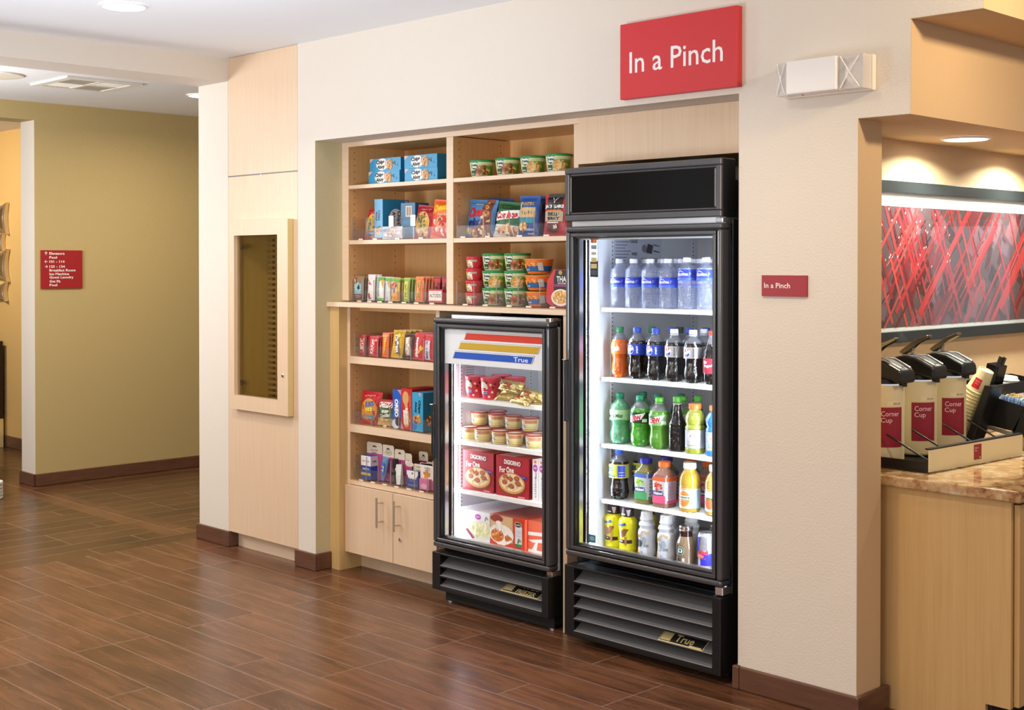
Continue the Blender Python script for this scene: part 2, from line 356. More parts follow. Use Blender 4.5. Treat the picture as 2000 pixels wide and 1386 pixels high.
# hallway wall, doorway and lounge beyond
b = B().box(-5.2406,-5.0323,.103,4.2,0,HC,M_khaki).box(-5.2406,-5.0323,-3.2,.103,2.464,HC,M_khaki).box(-5.2406,-5.0323,-6.6,-3.2,0,HC,M_khaki)
struct(b.build('wall_hall'))
b = B().box(-5.24,-5.0325,.1025,.103,0,2.464,M_cream); struct(b.build('trim_3'))
b = B().box(-9.2,-5.2406,.79,.9,0,HC,M_gold); struct(b.build('wall_lounge'))
b = B().box(-9.3,-9.2,-6.6,.79,0,HC,M_gold); struct(b.build('wall_lounge_end'))
b = B().box(-5.0323,-2.6,4.2,4.3,0,HC,M_khaki).box(.9,2.11,4.2,4.3,0,HC,M_tan).box(2.73,6.2,4.2,4.3,0,HC,M_tan).box(2.11,2.73,4.2,4.3,0,.55,M_tan).box(2.11,2.73,4.2,4.3,1.78,HC,M_tan); struct(b.build('wall_far'))
b = B().box(2.11,2.15,4.21,4.26,.55,1.78,P('f0efec')).box(2.69,2.73,4.21,4.26,.55,1.78,P('f0efec')).box(2.15,2.69,4.21,4.26,.55,.59,P('f0efec')).box(2.15,2.69,4.21,4.26,1.74,1.78,P('f0efec')).box(2.15,2.69,4.232,4.236,.59,1.74,M_glass); struct(b.build('window_1'))
b = B().box(-2.7874,-2.7,.14,4.2,0,HC,M_khaki); struct(b.build('wall_hall_right'))
def baseboard(name, runs, h=.084, t=.015):
    """runs of (x0,x1,y0,y1) solid strips"""
    q = B()
    for x0,x1,y0,y1 in runs: q.box(x0,x1,y0,y1,0,h,M_base)
    return struct(q.build(name, bevel=.006, seg=3))
baseboard('baseboard_hall_corner', [(-2.8024,-2.4963,-.015,-.0005),(-2.8024,-2.7879,-.0004,.3)])
baseboard('baseboard_panel_return', [(-2.4958,-2.4813,-.015,.049)])
baseboard('baseboard_niche', [(-1.8821,-1.7066,-.015,-.0005)]); baseboard('baseboard_niche_return', [(-1.7211,-1.7066,-.0003,.086)])
baseboard('baseboard_column', [(.7966,1.2683,-.015,-.0005),(1.2548,1.2683,-.0003,.186)])
baseboard('baseboard_column_end', [(.7816-.015,.7962,-.0165,.03)])
baseboard('baseboard_hall', [(-5.0318,-5.0173,.088,4.2),(-5.2556,-5.0173,.088,.1022)])
baseboard('baseboard_lounge', [(-9.2,-5.2406,.775,.7895)], .095)

# ------------------------------------------------------------------ ceiling fittings
def can(name, x, y, z, r, label, lens):
    t = thing(name, label, 'ceiling light', (x,y,z))
    B().lathe([(0,r*1.18),(-.006,r*1.16),(-.008,r*1.02),(-.002,r)], P('f7f7f7'), 40, cap=False).build('trim_ring', t)
    B().lathe([(-.0045,0),(-.003,r)], lens, 40, cap=False).build('lamp_lens', t); return t
can('recessed_light', -1.575, -1.09, HC-.0005, .085, 'round recessed light in the white main ceiling', M_lamp)
can('recessed_light', -3.93, .72, HC-.0005, .085, 'round recessed light in hallway ceiling, mostly behind the wall corner', M_lamp)
can('recessed_light', 1.19, .874, 1.9725, .078, 'round recessed light over the coffee dispensers', M_lamp)
can('recessed_light', 1.19, 1.62, 1.9725, .078, 'round recessed light at the right edge of the alcove ceiling', M_lamp)
t = thing('ceiling_vent', 'square white air vent in the hallway ceiling', 'air vent', (-3.94,-.07,HC))
b = B(); b.box(-.24,.24,-.24,-.19,-.012,-.0005,P('efece6')).box(-.24,.24,.19,.24,-.012,-.0005,P('efece6')).box(-.24,-.19,-.19,.19,-.012,-.0005,P('efece6')).box(.19,.24,-.19,.19,-.012,-.0005,P('efece6'))
b.box(-.012,.012,-.19,.19,-.011,-.001,P('efece6')).box(-.19,.19,-.012,.012,-.0112,-.001,P('efece6')).build('vent_frame', t)
b = B()
for i in range(12):
    for sx in (-1,1):
        for sy in (-1,1):
            p = .02+i*.0145
            if sx*sy > 0: b.box(*sorted((sx*.015,sx*.185)), *sorted((sy*p,sy*(p+.004))), -.010,-.002, P('d8d2c6'))
            else: b.box(*sorted((sx*p,sx*(p+.004))), *sorted((sy*.015,sy*.185)), -.010,-.002, P('d8d2c6'))
b.build('louvres', t); B().box(-.19,.19,-.19,.19,-.0015,-.0006,P('6a6258')).build('duct_opening', t)
t = thing('ceiling_speaker', 'round flat white speaker in the hallway ceiling', 'speaker', (-3.95,-.62,HC))
B().lathe([(-.0005,.155),(-.008,.15),(-.010,.135)], P('f1ede4'), 40, cap=False).build('rim', t); B().lathe([(-.0095,0),(-.009,.136)], P('e6e0d4'), 40, cap=False).build('grille', t)

# ------------------------------------------------------------------ signs
t = thing('wall_sign', 'large red sign reading In a Pinch, above the niche', 'sign', (0,0,0))
B().box(.257,.795,-.030,-.0005,2.119,2.402,M_red).build('sign_panel', t, bevel=.002)
b = B(); b.decor(plane_front(.257,-.030,2.119), [('t','In a Pinch',.262,.134,.430,.080,M_letter,0,.006)]); b.build('lettering', t)
t = thing('room_sign', 'small red sign reading In a Pinch, at eye level on the column', 'sign', (0,0,0))
B().box(.884,1.065,-.008,-.0005,1.388,1.460,M_dred).build('sign_panel', t)
b = B(); b.decor(plane_front(.884,-.008,1.388), [('t','In a Pinch',.063,.037,.105,.018,M_letter,0,.01)]); b.build('lettering', t)
t = thing('directory_sign', 'dark red direction sign on the hallway wall', 'sign', (0,0,0))
B().box(-5.0318,-5.022,.143,.439,1.331,1.591,M_dred).build('sign_panel', t)
b = B(); S = plane_side(-5.022,.143,1.331); it = []
for k,(y,s,w) in enumerate(((.238,'Elevators',.108),(.211,'Pool',.054),(.183,'101 - 114',.108),(.149,'125 - 134',.110),(.124,'Breakfast Room',.186),(.099,'Ice Machine',.140),(.074,'Guest Laundry',.172),(.049,'Get Fit',.078),(.024,'Pool',.054))):
    it.append(('t',s,.058+w/2,y,w,.021 if 'y' in s or 'z' in s else .017,M_letter,0,.02))
for y, a in ((.238,PI/2),(.183,PI),(.149,0)):
    c, d = math.cos(a), math.sin(a); q = lambda x,w: (.034+x*c-w*d, y+x*d+w*c)
    it.append(('p',[q(-.011,-.0015),q(.009,-.0015),q(.009,.0015),q(-.011,.0015)],M_letter)); it.append(('p',[q(.012,0),q(.002,.010),q(-.001,.0085),q(.0075,0)],M_letter)); it.append(('p',[q(.0075,0),q(-.001,-.0085),q(.002,-.010),q(.012,0)],M_letter))
b.decor(S, it); b.build('lettering', t)

# ------------------------------------------------------------------ emergency light on the wall
t = thing('emergency_light', 'white emergency light with two clear lamp heads on the wall', 'emergency light', (0,0,0))
Mw = P('f3f1f0', .35); Mlens = clear('ribbed_lens', (.95,.93,.92), .55, .15, (.92,.87,.84), (160,.0015), ior=1.25)
b = B(); b.box(.985,1.32,-.022,-.0005,2.058,2.174,P('efe4d4')); b.box(1.035,1.225,-.090,-.022,2.062,2.172,Mw); b.build('housing', t, bevel=.004)
for x0, x1, sl in ((.985,1.035,-1),(1.225,1.315,1)):
    b = B(); xm = (x0+x1)/2
    b.prism([(x0,2.062),(x1,2.062),(x1,2.172),(x0,2.172)], -.075, -.023, Mlens)
    b.tube([(x0+.01,-.080,2.168),(xm,-.086,2.117),(x0+.01,-.080,2.066)], .0022, Mw, 6); b.tube([(x1-.01,-.080,2.168),(xm,-.086,2.117),(x1-.01,-.080,2.066)], .0022, Mw, 6)
    h = b.build('lamp_head', t, bevel=.003)
    B().lathe([(0,.006),(.02,.028),(.026,.032)], P('f2ece6'), 20, Matrix.Translation((xm,-.03,2.117)) @ Matrix.Rotation(PI/2,4,'X'), cap=False).build('reflector', h)
B().lathe([(0,.004),(.003,.003)], P('e05060'), 12, Matrix.Translation((1.075,-.05,2.0622)) @ Matrix.Rotation(PI,4,'X')).build('test_button', t)

# ------------------------------------------------------------------ recessed display cabinet left of the niche
t = thing('display_cabinet', 'tall maple wall panel with a glazed locking door', 'display cabinet', (-2.18,0,0))
def T(q, name, par=None, **k):      # builds in world coordinates under a moved root
    o = q.build(name, par or t, **k); 
    if (par or t) is t: o.location = (-t.location[0], -t.location[1], -t.location[2])
    return o
T(B().box(-2.494,-1.869,0,.018,1.9625,HC-.002,M_maple), 'upper_panel')
T(B().box(-2.494,-1.869,.004,.018,1.9555,1.9625,P('77706a')).box(-2.19,-2.18,-.002,.006,1.953,1.958,M_nick), 'joint_strip')
T(B().box(-2.494,-1.869,0,.018,1.722,1.9555,M_maple).box(-2.494,-2.43,0,.018,.742,1.722,M_maple).box(-1.93,-1.869,0,.018,.742,1.722,M_maple), 'middle_panel')
T(B().box(-2.494,-1.869,0,.018,.084,.742,M_maple), 'lower_panel')
T(B().box(-2.48,-1.869,.05,.06,0,.084,M_mapleh), 'toe_kick')
b = B(); Mo = wood('olive_interior', (.55,.42,.17), (.62,.48,.21), (16,16,.6), 4)
b.box(-2.44,-2.42,.018,.24,.75,1.71,Mo).box(-1.94,-1.92,.018,.24,.75,1.71,Mo).box(-2.42,-1.94,.22,.24,.75,1.71,Mo).box(-2.42,-1.94,.018,.22,.75,.765,Mo).box(-2.42,-1.94,.018,.22,1.695,1.71,Mo); T(b, 'interior')
b = B()
for i in range(31): b.box(-2.419,-1.941,.196,.212,.772+i*.0297,.787+i*.0297,P('b49a6c'))
for x in (-2.40,-2.28,-2.10): b.box(x,x+.012,.212,.2195,.766,1.694,P('7a5a30'))
T(b, 'slatted_back')
d = thing('door', '', 'x'); del d['label'], d['category']; d.parent = t; d.location = (-t.location[0],0,0)
b = B(); dx0, dx1, dz0, dz1 = -2.43,-1.905,.742,1.722; gx0, gx1, gz0, gz1 = -2.387,-1.995,.815,1.646
b.box(dx0,dx1,-.035,-.001,dz0,gz0,M_maple).box(dx0,dx1,-.035,-.001,gz1,dz1,M_maple).box(dx0,gx0,-.035,-.001,gz0,gz1,M_maple).box(gx1,dx1,-.035,-.001,gz0,gz1,M_maple)
d2 = B(); d2.box(dx1,dx1+.0015,-.034,-.002,dz0,dz1,P('dcc58c')); b.v; b.build('door_frame', d); d2.build('edge_band', d)
B().box(gx0,gx1,-.014,-.010,gz0,gz1,clear('tinted_glass', (.90,.87,.76), 0)).build('glass_pane', d)
b = B(); b.lathe([(0,.009),(.004,.009),(.005,.006)], M_chrome, 16, Matrix.Translation((-1.945,-.035,.942)) @ Matrix.Rotation(PI/2,4,'X')); b.box(-1.9455,-1.9445,-.0412,-.040,.938,.946,M_flat); b.build('lock', d)
for z in (.875,1.585):
    B().box(-2.418,-2.385,.02,.034,z-.013,z+.013,M_nick).box(-2.418,-2.36,.02,.028,z-.006,z+.006,M_nick).box(-2.40,-2.39,.016,.02,z-.005,z+.005,M_chrome).build('hinge', d)

# ================================================================== CABINETS IN THE NICHE
t = thing('wall_shelving', 'maple open shelving with two bays in upper half of niche', 'shelving', (0,0,0))
FY, BY = .163, .525
def pinholes(q, x, ys, z0, n, gaps, tol):
    for y in ys:
        for i in range(n):
            z = z0+i*.0320
            if min(abs(z-g_) for g_ in gaps) > tol: q.lathe([(0,.0028),(.0006,.0026)], P('4a2c14'), 8, Matrix.Translation((x,y,z)) @ Matrix.Rotation(PI/2,4,'Y'))
    return q
b = B().box(-1.7211,-1.67,FY,FY+.002,1.317,2.097,M_mapleh).box(-1.7211,-1.67,FY+.002,BY,1.317,2.097,M_inner); pinholes(b,-1.67,(.20,.46),1.345,23,(1.876,1.605),.018).build('side_panel', t)
b = B().box(-.9446,-.8995,FY,FY+.002,1.317,2.073,M_mapleh).box(-.9446,-.8995,FY+.002,BY,1.317,2.073,M_inner); pinholes(b,-.8995,(.20,.46),1.345,23,(1.876,1.605),.018).build('divider', t)
b = B().box(-.158,-.133,FY,BY,1.317,2.073,M_maple); b.build('side_panel', t)
B().box(-1.67,-.133,FY,FY+.02,2.074,2.097,M_mapleh).box(-1.67,-.133,FY+.02,BY,2.078,2.097,M_inner).build('top_rail', t)
B().box(-1.67,-.133,BY,BY+.012,1.317,2.097,M_inner).build('back_panel', t)
B().box(-.133,.7810,FY,FY+.02,1.907,2.097,M_maple).box(-.133,.7810,FY+.02,.6,1.907,1.925,M_honey).build('header_panel', t)
for x0, x1 in ((-1.669,-.9452),(-.899,-.1585)):
    for z0, z1 in ((1.867,1.885),(1.595,1.615)):
        B().box(x0,x1,FY+.001,FY+.004,z0,z1,M_mapleh).box(x0,x1,FY+.0041,BY-.001,z0,z1,M_inner).build('shelf', t)
t = tag(B().box(-1.7206,-.112,.066,.79,1.290,1.3125,M_mapleh).build('counter_ledge', bevel=.002), 'maple ledge counter between the open shelving and lower cabinet', 'counter')
t = thing('end_panel', 'tall narrow maple panel against the left side of the niche', 'panel', (0,0,0))
B().box(-1.7206,-1.648,.087,.60,0,1.2895,wood('honey_panel', (.66,.44,.18), (.74,.52,.24), (16,16,.5), 4)).build('panel_board', t)
t = thing('gable_panel', 'thin maple panel standing between the freezer and tall cooler', 'panel', (0,0,0))
B().box(-.135,-.113,.075,.60,0,1.2895,M_maple).build('panel_board', t)
t = thing('lower_cabinet', 'maple lower cabinet with open shelves above two doors', 'cabinet', (0,0,0))
b = B(); b.box(-1.6475,-1.627,.138,.140,.086,1.2890,M_mapleh).box(-1.6475,-1.627,.140,.53,.086,1.2890,M_inner).box(-.990,-.965,.138,.53,.086,1.2890,M_mapleh).box(-1.627,-.99,.518,.53,.086,1.289,M_inner).box(-1.627,-.99,.20,.518,1.268,1.289,M_inner); pinholes(b,-1.627,(.18,.46),.49,24,(1.03,.696),.026).build('carcass', t)
B().box(-1.6475,-.965,.2236,.245,0,.0885,M_maple).build('toe_kick', t)
for z0, z1 in ((1.0125,1.0475),(.677,.715),(.421,.4417)):
    if z0 < .5: B().box(-1.6472,-.9655,.1365,.1395,z0,z1,M_mapleh).box(-1.6265,-.9905,.1396,.517,z0,z1,M_inner).build('shelf', t)
    else: B().box(-1.6265,-.9905,.1365,.1395,z0,z1,M_mapleh).box(-1.6265,-.9905,.1396,.517,z0,z1,M_inner).build('shelf', t)
for x0, x1, hx in ((-1.6455,-1.2785,-1.352),(-1.2740,-.9660,-1.225)):
    d = B().box(x0,x1,.120,.1375,.0893,.4185,M_maple).build('door', t, bevel=.0012)
    h = B(); h.tube([(hx,.083,.250),(hx,.083,.393)], .0052, M_nick, 12)
    for z in (.277,.366): h.tube([(hx,.083,z),(hx,.120,z)], .0036, M_nick, 8)
    h.build('handle', d)
b = B(); b.lathe([(0,.0095),(.004,.009),(.005,.005)], M_chrome, 18, Matrix.Translation((-1.222,.120,.2085)) @ Matrix.Rotation(PI/2,4,'X')); b.box(-1.2225,-1.2215,.1138,.1150,.2045,.2125,M_flat); b.build('lock', d)

# ================================================================== GLASS DOOR COOLER AND FREEZER
def ring(q, x0,x1,z0,z1, w, y0,y1, m):
    q.box(x0,x1,y0,y1,z0,z0+w,m).box(x0,x1,y0,y1,z1-w,z1,m).box(x0,x0+w,y0,y1,z0+w,z1-w,m).box(x1-w,x1,y0,y1,z0+w,z1-w,m); return q
def door_unit(t, X0,X1,Z0,Z1, YF, fw, bot, hz0,hz1):
    """framed glass door, hinged right"""
    q = B(); ring(q, X0,X1,Z0,Z1, .022, YF+.004,YF+.062, M_grey); q.build('door_frame', t, bevel=.008, seg=3)
    d = t.children[-1] if False else [c for c in t.children if c.name.startswith('door_frame')][0]
    q = B(); ring(q, X0+.0235,X1-.0235,Z0+.0235,Z1-.0235, .004, YF+.012,YF+.058, M_flat)
    ring(q, X0+.0275,X1-.0275,Z0+.0275,Z1-.0275, .013, YF+.004,YF+.055, M_grey); q.build('inner_moulding', d, bevel=.003)
    q = B(); g = .0405; ring(q, X0+g,X1-g,Z0+g,Z1-g, .006, YF+.012,YF+.052, M_blackp); ring(q, X0+g+.006,X1-g-.006,Z0+g+.006,Z1-g-.006, .006, YF+.030,YF+.052, M_alu); q.build('glazing_bead', d)
    B().box(X0+g+.004,X1-g-.004,YF+.026,YF+.029,Z0+g+.004,Z1-g-.004,M_glass).build('glass_pane', d)
    q = B(); q.prism([(X0-.001,YF-.004),(X0+.010,YF-.012),(X0+.016,YF-.012),(X0+.020,YF+.003),(X0-.001,YF+.003)], hz0,hz1, M_blackp, 'Z'); q.box(X0-.002,X0+.018,YF-.013,YF+.003,hz1,hz1+.004,M_alu); q.build('door_handle', d, bevel=.002)
    return d
def cabinet_shell(t, X0,X1,Y0,Y1,Z0,Z1, wl):
    o = B(); o.box(X0,X0+wl,Y0,Y1,Z0,Z1,M_blackp).box(X1-wl,X1,Y0,Y1,Z0,Z1,M_blackp).box(X0+wl,X1-wl,Y1-.025,Y1,Z0,Z1,M_blackp)
    o.box(X0+wl,X1-wl,Y0,Y1-.025,Z1-.018,Z1,M_blackp); o.build('outer_shell', t, bevel=.003)
def grille(t, X0,X1,YF,Z0,Z1, slats, side=.05):
    q = B(); q.box(X0,X0+side,YF,YF+.10,Z0,Z1,M_blackp).box(X1-side*.75,X1,YF,YF+.10,Z0,Z1,M_blackp).box(X0+side,X1-side*.75,YF,YF+.10,Z1-.010,Z1,M_blackp)
    q.box(X0+side,X1-side*.75,YF,YF+.05,Z0,Z0+.018,M_blackp); g = q.build('grille_frame', t, bevel=.003)
    p = (Z1-Z0-.035)/slats
    for i in range(slats):
        z = Z0+.022+i*p; q = B()
        q.prism([(YF+.002,z),(YF+.005,z),(YF+.075,z+p*.92),(YF+.072,z+p*.92)], X0+side,X1-side*.75, M_slat, 'X'); q.box(X0+side,X1-side*.75,YF,YF+.006,z-.006,z+.0008,M_blackp).box(X0+side,X1-side*.75,YF-.0004,YF+.006,z+.0009,z+.0026,P('8e9096')); q.build('louvre', g)  # grey strip paints the highlight along each slat's front edge
    B().box(X0+.02,X1-.02,YF+.10,YF+.11,Z0,Z1,M_flat).build('back_plate', g); return g
# ---- tall cooler
Fx0, Fx1, Fy = -.030, .7275, -.030
t = cooler = thing('glass_door_cooler', 'tall black drinks cooler with glass door and dark header', 'refrigerator', (0,0,0))
cabinet_shell(t, Fx0,Fx1,.042,.775,.315,1.660, .028)
B().box(Fx0,Fx1,.080,.775,.03,.315,M_blackp).build('machine_housing', t, bevel=.004)
B().box(Fx0+.05,Fx1-.05,.09,.76,.0,.03,M_flat).build('plinth', t)
LX0, LX1 = .040, .660
b = B(); b.box(LX0-.04,LX0,.084,.745,.345,1.63,M_white).box(LX1,LX1+.037,.084,.745,.345,1.63,M_white).box(LX0,LX0+.0005,.0842,.0845,.37,1.60,M_white).box(LX0,LX1,.735,.745,.345,1.63,M_white).box(LX0,LX1,.042,.735,1.610,1.630,M_white).box(LX0,LX1,.042,.735,.345,.366,mat('steel_floor',(.5,.5,.52),.35,.9)); b.build('liner', t)
for x, s in ((LX0,1),(LX1,-1)):
    for y in (.165,.690):
        b = B(); b.box(*sorted((x,x+s*.003)), y,y+.018, .38,1.60, P('e9ecf2'))
        for i in range(72): z = .39+i*.0168; b.box(*sorted((x+s*.0030,x+s*.0036)), y+.006,y+.011, z,z+.005, P('3a3f4c'))
        b.build('shelf_rail', t)
for z in (1.326,1.050,.786,.566):
    q = B(); q.box(LX0+.006,LX1-.006,.100,.106,z-.016,z-.001,M_wht).box(LX0+.006,LX1-.006,.66,.666,z-.014,z-.002,M_wht).box(LX0+.006,LX0+.012,.106,.66,z-.014,z-.002,M_wht).box(LX1-.012,LX1-.006,.106,.66,z-.014,z-.002,M_wht)
    q.box(LX0+.012,LX1-.012,.35,.356,z-.014,z-.005,M_wht)
    n = 36
    for i in range(n): x = LX0+.016+i*(LX1-LX0-.034)/(n-1); q.box(x,x+.0032,.104,.662,z-.0045,z-.0005,M_wht)
    q.build('wire_shelf', t)
for x, c0, c1 in ((LX0-.037,-.0299,.0365),(LX1+.022,.668,.697)):
    q = B(); q.tube([(x+.007,.058,.40),(x+.007,.058,1.59)], .006, M_led, 10); q.build('light_tube', t)
    q = B(); q.box(c0,c1,.0365,.0395,.372,1.622,M_blackp); q.tube([(c1-.008,.034,.375),(c1-.008,.034,1.62)], .004, M_chrome, 10); q.build('light_cover', t)
b = B(); S = plane_side(LX0+.0005,.185,1.50); K = P('3a3c48')
it = [('r',0,0,.15,.108,P('d5d8e4')),('r',.152,0,.150,.108,P('d8dbe6'))]
for k in range(7): it.append(('r',.008,.012+k*.0125,.06+.012*((k*5)%4),.0022,K))
it += [('t','08E',.125,.040,.034,.012,K),('t','1991185',.120,.098,.05,.009,K),('t','1000000',.122,.088,.045,.008,K),('p',[(.20,.045),(.235,.04),(.245,.075),(.21,.082)],K),('p',[(.245,.05),(.285,.045),(.285,.049),(.247,.055)],K),('p',[(.247,.075),(.285,.070),(.285,.073),(.247,.080)],K),('r',.165,.018,.11,.003,K),('r',.17,.010,.10,.003,K),('e',.185,.062,.012,.016,P('8a8c98'))]
b.decor(S, it); b.build('rating_label', t)
t_door = door_unit(t, Fx0,Fx1,.350,1.645, Fy, .05, 0, .88,1.12)
b = B(); S = plane_front(.078,-.0005,1.447); it = [('r',0,0,.043,.158,P('1c1a1c'))]
for k, c in enumerate(('54606e','a38d5a','c9c4b6','d9d6ce','8e3a30','2c3444')): it.append(('r',.006,.010+k*.0245,.031,.018,P(('3b4654','c9b27a','b7a66a','e6e6e0','7c8790','b0562c')[k])))
it += [('t','VISA',.0215,.0925,.024,.008,P('22304a')),('e',.017,.142,.007,.006,P('c83a28')),('e',.026,.142,.007,.006,P('d8902c'))]
b.decor(S, it); b.decor(plane_front(.072,-.0005,.412), [('r',0,0,.038,.032,P('3f6f86')),('e',.019,.016,.013,.009,P('7fb0bc'))]); b.build('card_stickers', t_door)
t = cooler
b = B(); b.box(Fx0,Fx1,Fy+.010,.060,1.666,1.876,M_blackp); b.build('header_box', t, bevel=.006, seg=3)
b = B(); ring(b, Fx0,Fx1-.0,1.666,1.8745,.024, Fy,Fy+.014,M_grey); ring(b, Fx0+.0255,Fx1-.0255,1.6915,1.849,.008, Fy+.003,Fy+.014,M_grey); b.build('header_frame', t, bevel=.004)
B().box(Fx0+.033,Fx1-.033,Fy+.006,Fy+.0105,1.699,1.8415,M_black).build('header_screen', t)
B().box(Fx0+.03,Fx1,.060,.775,1.662,1.80,M_blackp).build('rear_top', t)
B().box(Fx0+.008,Fx1-.008,.006,.10,1.645,1.666,M_alu).build('header_strip', t)
B().box(.690,.722,-.012,.03,1.647,1.664,M_chrome).build('top_hinge', t, bevel=.002); B().box(.690,.724,-.012,.06,.318,.346,M_chrome).build('bottom_hinge', t, bevel=.002)
g = grille(t, Fx0,Fx1,Fy,.035,.3138, 5)
b = B(); S0 = plane_front(.440,Fy-.001,.090)
def slant(x, y, z, k): return lambda u, v, e: (x+u, y+v*k-e, z+v)
b.decor(slant(.440,Fy+.0035,.108,1.63), [('r',0,0,.205,.032,M_brass),('r',.003,.003,.199,.026,M_flat),('r',.005,.005,.045,.022,M_brass),('t','True',.110,.016,.085,.018,M_brass,0,.02),('r',.14,.003,.055,.003,M_brass)]); b.build('maker_badge', g)
# ---- under-counter freezer
Ex0, Ex1, Ey = -.8857, -.1695, .0236
t = freezer = thing('glass_door_freezer', 'short black freezer with glass door and striped white header', 'freezer', (0,0,0))
cabinet_shell(t, Ex0,Ex1,.096,.72,.215,1.262, .005)
B().box(Ex0,Ex1,.125,.72,.055,.215,M_blackp).build('machine_housing', t, bevel=.004)
MX0, MX1 = -.868, -.190
b = B(); b.box(MX0-.012,MX0,.096,.69,.245,1.24,M_white).box(MX1,MX1+.012,.096,.69,.245,1.24,M_white).box(MX0,MX1,.68,.69,.245,1.24,M_white).box(MX0,MX1,.096,.68,1.22,1.24,M_white).box(MX0,MX1,.096,.68,.245,.273,M_white); b.build('liner', t)
for x, s in ((MX0,1),(MX1,-1)):
    for y in (.175,.620):
        b = B(); b.box(*sorted((x,x+s*.003)), y,y+.016, .28,1.20, P('e9ecf2'))
        for i in range(54): z = .29+i*.0168; b.box(*sorted((x+s*.0030,x+s*.0036)), y+.005,y+.010, z,z+.005, P('59606e'))
        b.build('shelf_rail', t)
for z in (.903,.712,.495):
    q = B(); q.box(MX0+.006,MX1-.006,.128,.134,z-.018,z-.001,M_wht).box(MX0+.006,MX1-.006,.62,.626,z-.014,z-.002,M_wht).box(MX0+.006,MX0+.012,.134,.62,z-.014,z-.002,M_wht).box(MX1-.012,MX1-.006,.134,.62,z-.014,z-.002,M_wht)
    for i in range(40): x = MX0+.016+i*(MX1-MX0-.034)/39; q.box(x,x+.0032,.13,.622,z-.0045,z-.0005,M_wht)
    q.build('wire_shelf', t)
for x, c0, c1 in ((MX0-.004,-.8656,-.8245),(MX1+.004,-.200,-.1900)):
    q = B(); q.tube([(x+.010 if x < -.5 else x-.010,.112,.30),(x+.010 if x < -.5 else x-.010,.112,1.05)], .006, M_led2, 10); q.build('light_tube', t)
    q = B(); q.box(c0,c1,.0972,.1002,.275,1.215,M_blackp); q.tube([(c1-.006,.094,.28),(c1-.006,.094,1.21)], .004, M_chrome, 10); q.build('light_cover', t)
d = door_unit(t, Ex0,Ex1,.2457,1.2612, Ey, .045, 0, .640,.875)
b = B(); gy = Ey+.031; b.box(-.835,-.215,gy,gy+.004,1.060,1.216,P('eceef2')); S = plane_front(-.782,gy,1.063)
def para(x0,x1,z,h,m,sk=.016): return ('p',[(x0,z),(x1,z),(x1+sk*h/.034,z+h),(x0+sk*h/.034,z+h)],m)
it = []
for x0, x1, z, c in ((.072,.560,.106,'d83a22'),(.036,.525,.064,'cfa72c'),(.000,.490,.022,'1f55c0')):
    it += [para(x0,x1,z,.034,P('8a7a84')), para(x0+.0015,x1-.0015,z+.0015,.031,P('f2ece8')), para(x0+.004,x1-.004,z+.001,.028,P(c))]
it += [('t','True',.425,.036,.085,.020,P('f4f6fa'),0,.01),('r',.365,.0505,.05,.002,P('f4f6fa'))]
b.decor(S, it); b.build('striped_header', d)
b = B(); S = plane_side(MX0+.0045,.20,.985); it = [('r',0,0,.13,.075,P('d5d8e4'))]
for k in range(6): it.append(('r',.008,.010+k*.0115,.05+.012*((k*5)%5),.0018,K))
b.decor(S, it); b.build('rating_label', t)
B().box(Ex0+.06,Ex1-.01,.088,.110,1.262,1.274,M_alu).build('top_strip', t); B().box(-.196,-.172,.036,.09,1.262,1.278,M_chrome).build('top_hinge', t, bevel=.002); B().box(-.205,-.172,.05,.10,.221,.2445,M_chrome).build('bottom_hinge', t, bevel=.002)
g = grille(t, Ex0,Ex1,Ey,.0560,.2235, 3, .052)
b = B(); b.decor(slant(-.452,Ey+.0035,.124,1.8), [('r',0,0,.215,.034,M_brass),('r',.003,.003,.209,.028,M_flat),('r',.006,.006,.05,.022,P('c9b98a')),('t','True',.14,.024,.10,.008,M_brass,0,.01),('t','FREEZER',.135,.010,.11,.011,M_brass,0,.02)]); b.build('maker_badge', g)
b = B(); b.box(Ex0+.04,Ex1-.01,Ey+.045,Ey+.06,.006,.020,M_blackp); b.box(Ex0+.04,Ex1-.01,Ey+.046,.70,.018,.056,M_flat); b.build('base_rail', t)
for x in (Ex0+.06,Ex1-.03):
    for y in (Ey+.06,.66): B().lathe([(0,.014),(.006,.014),(.007,.006),(.03,.006)], M_alu, 14, Matrix.Translation((x,y,0))).build('levelling_foot', t)

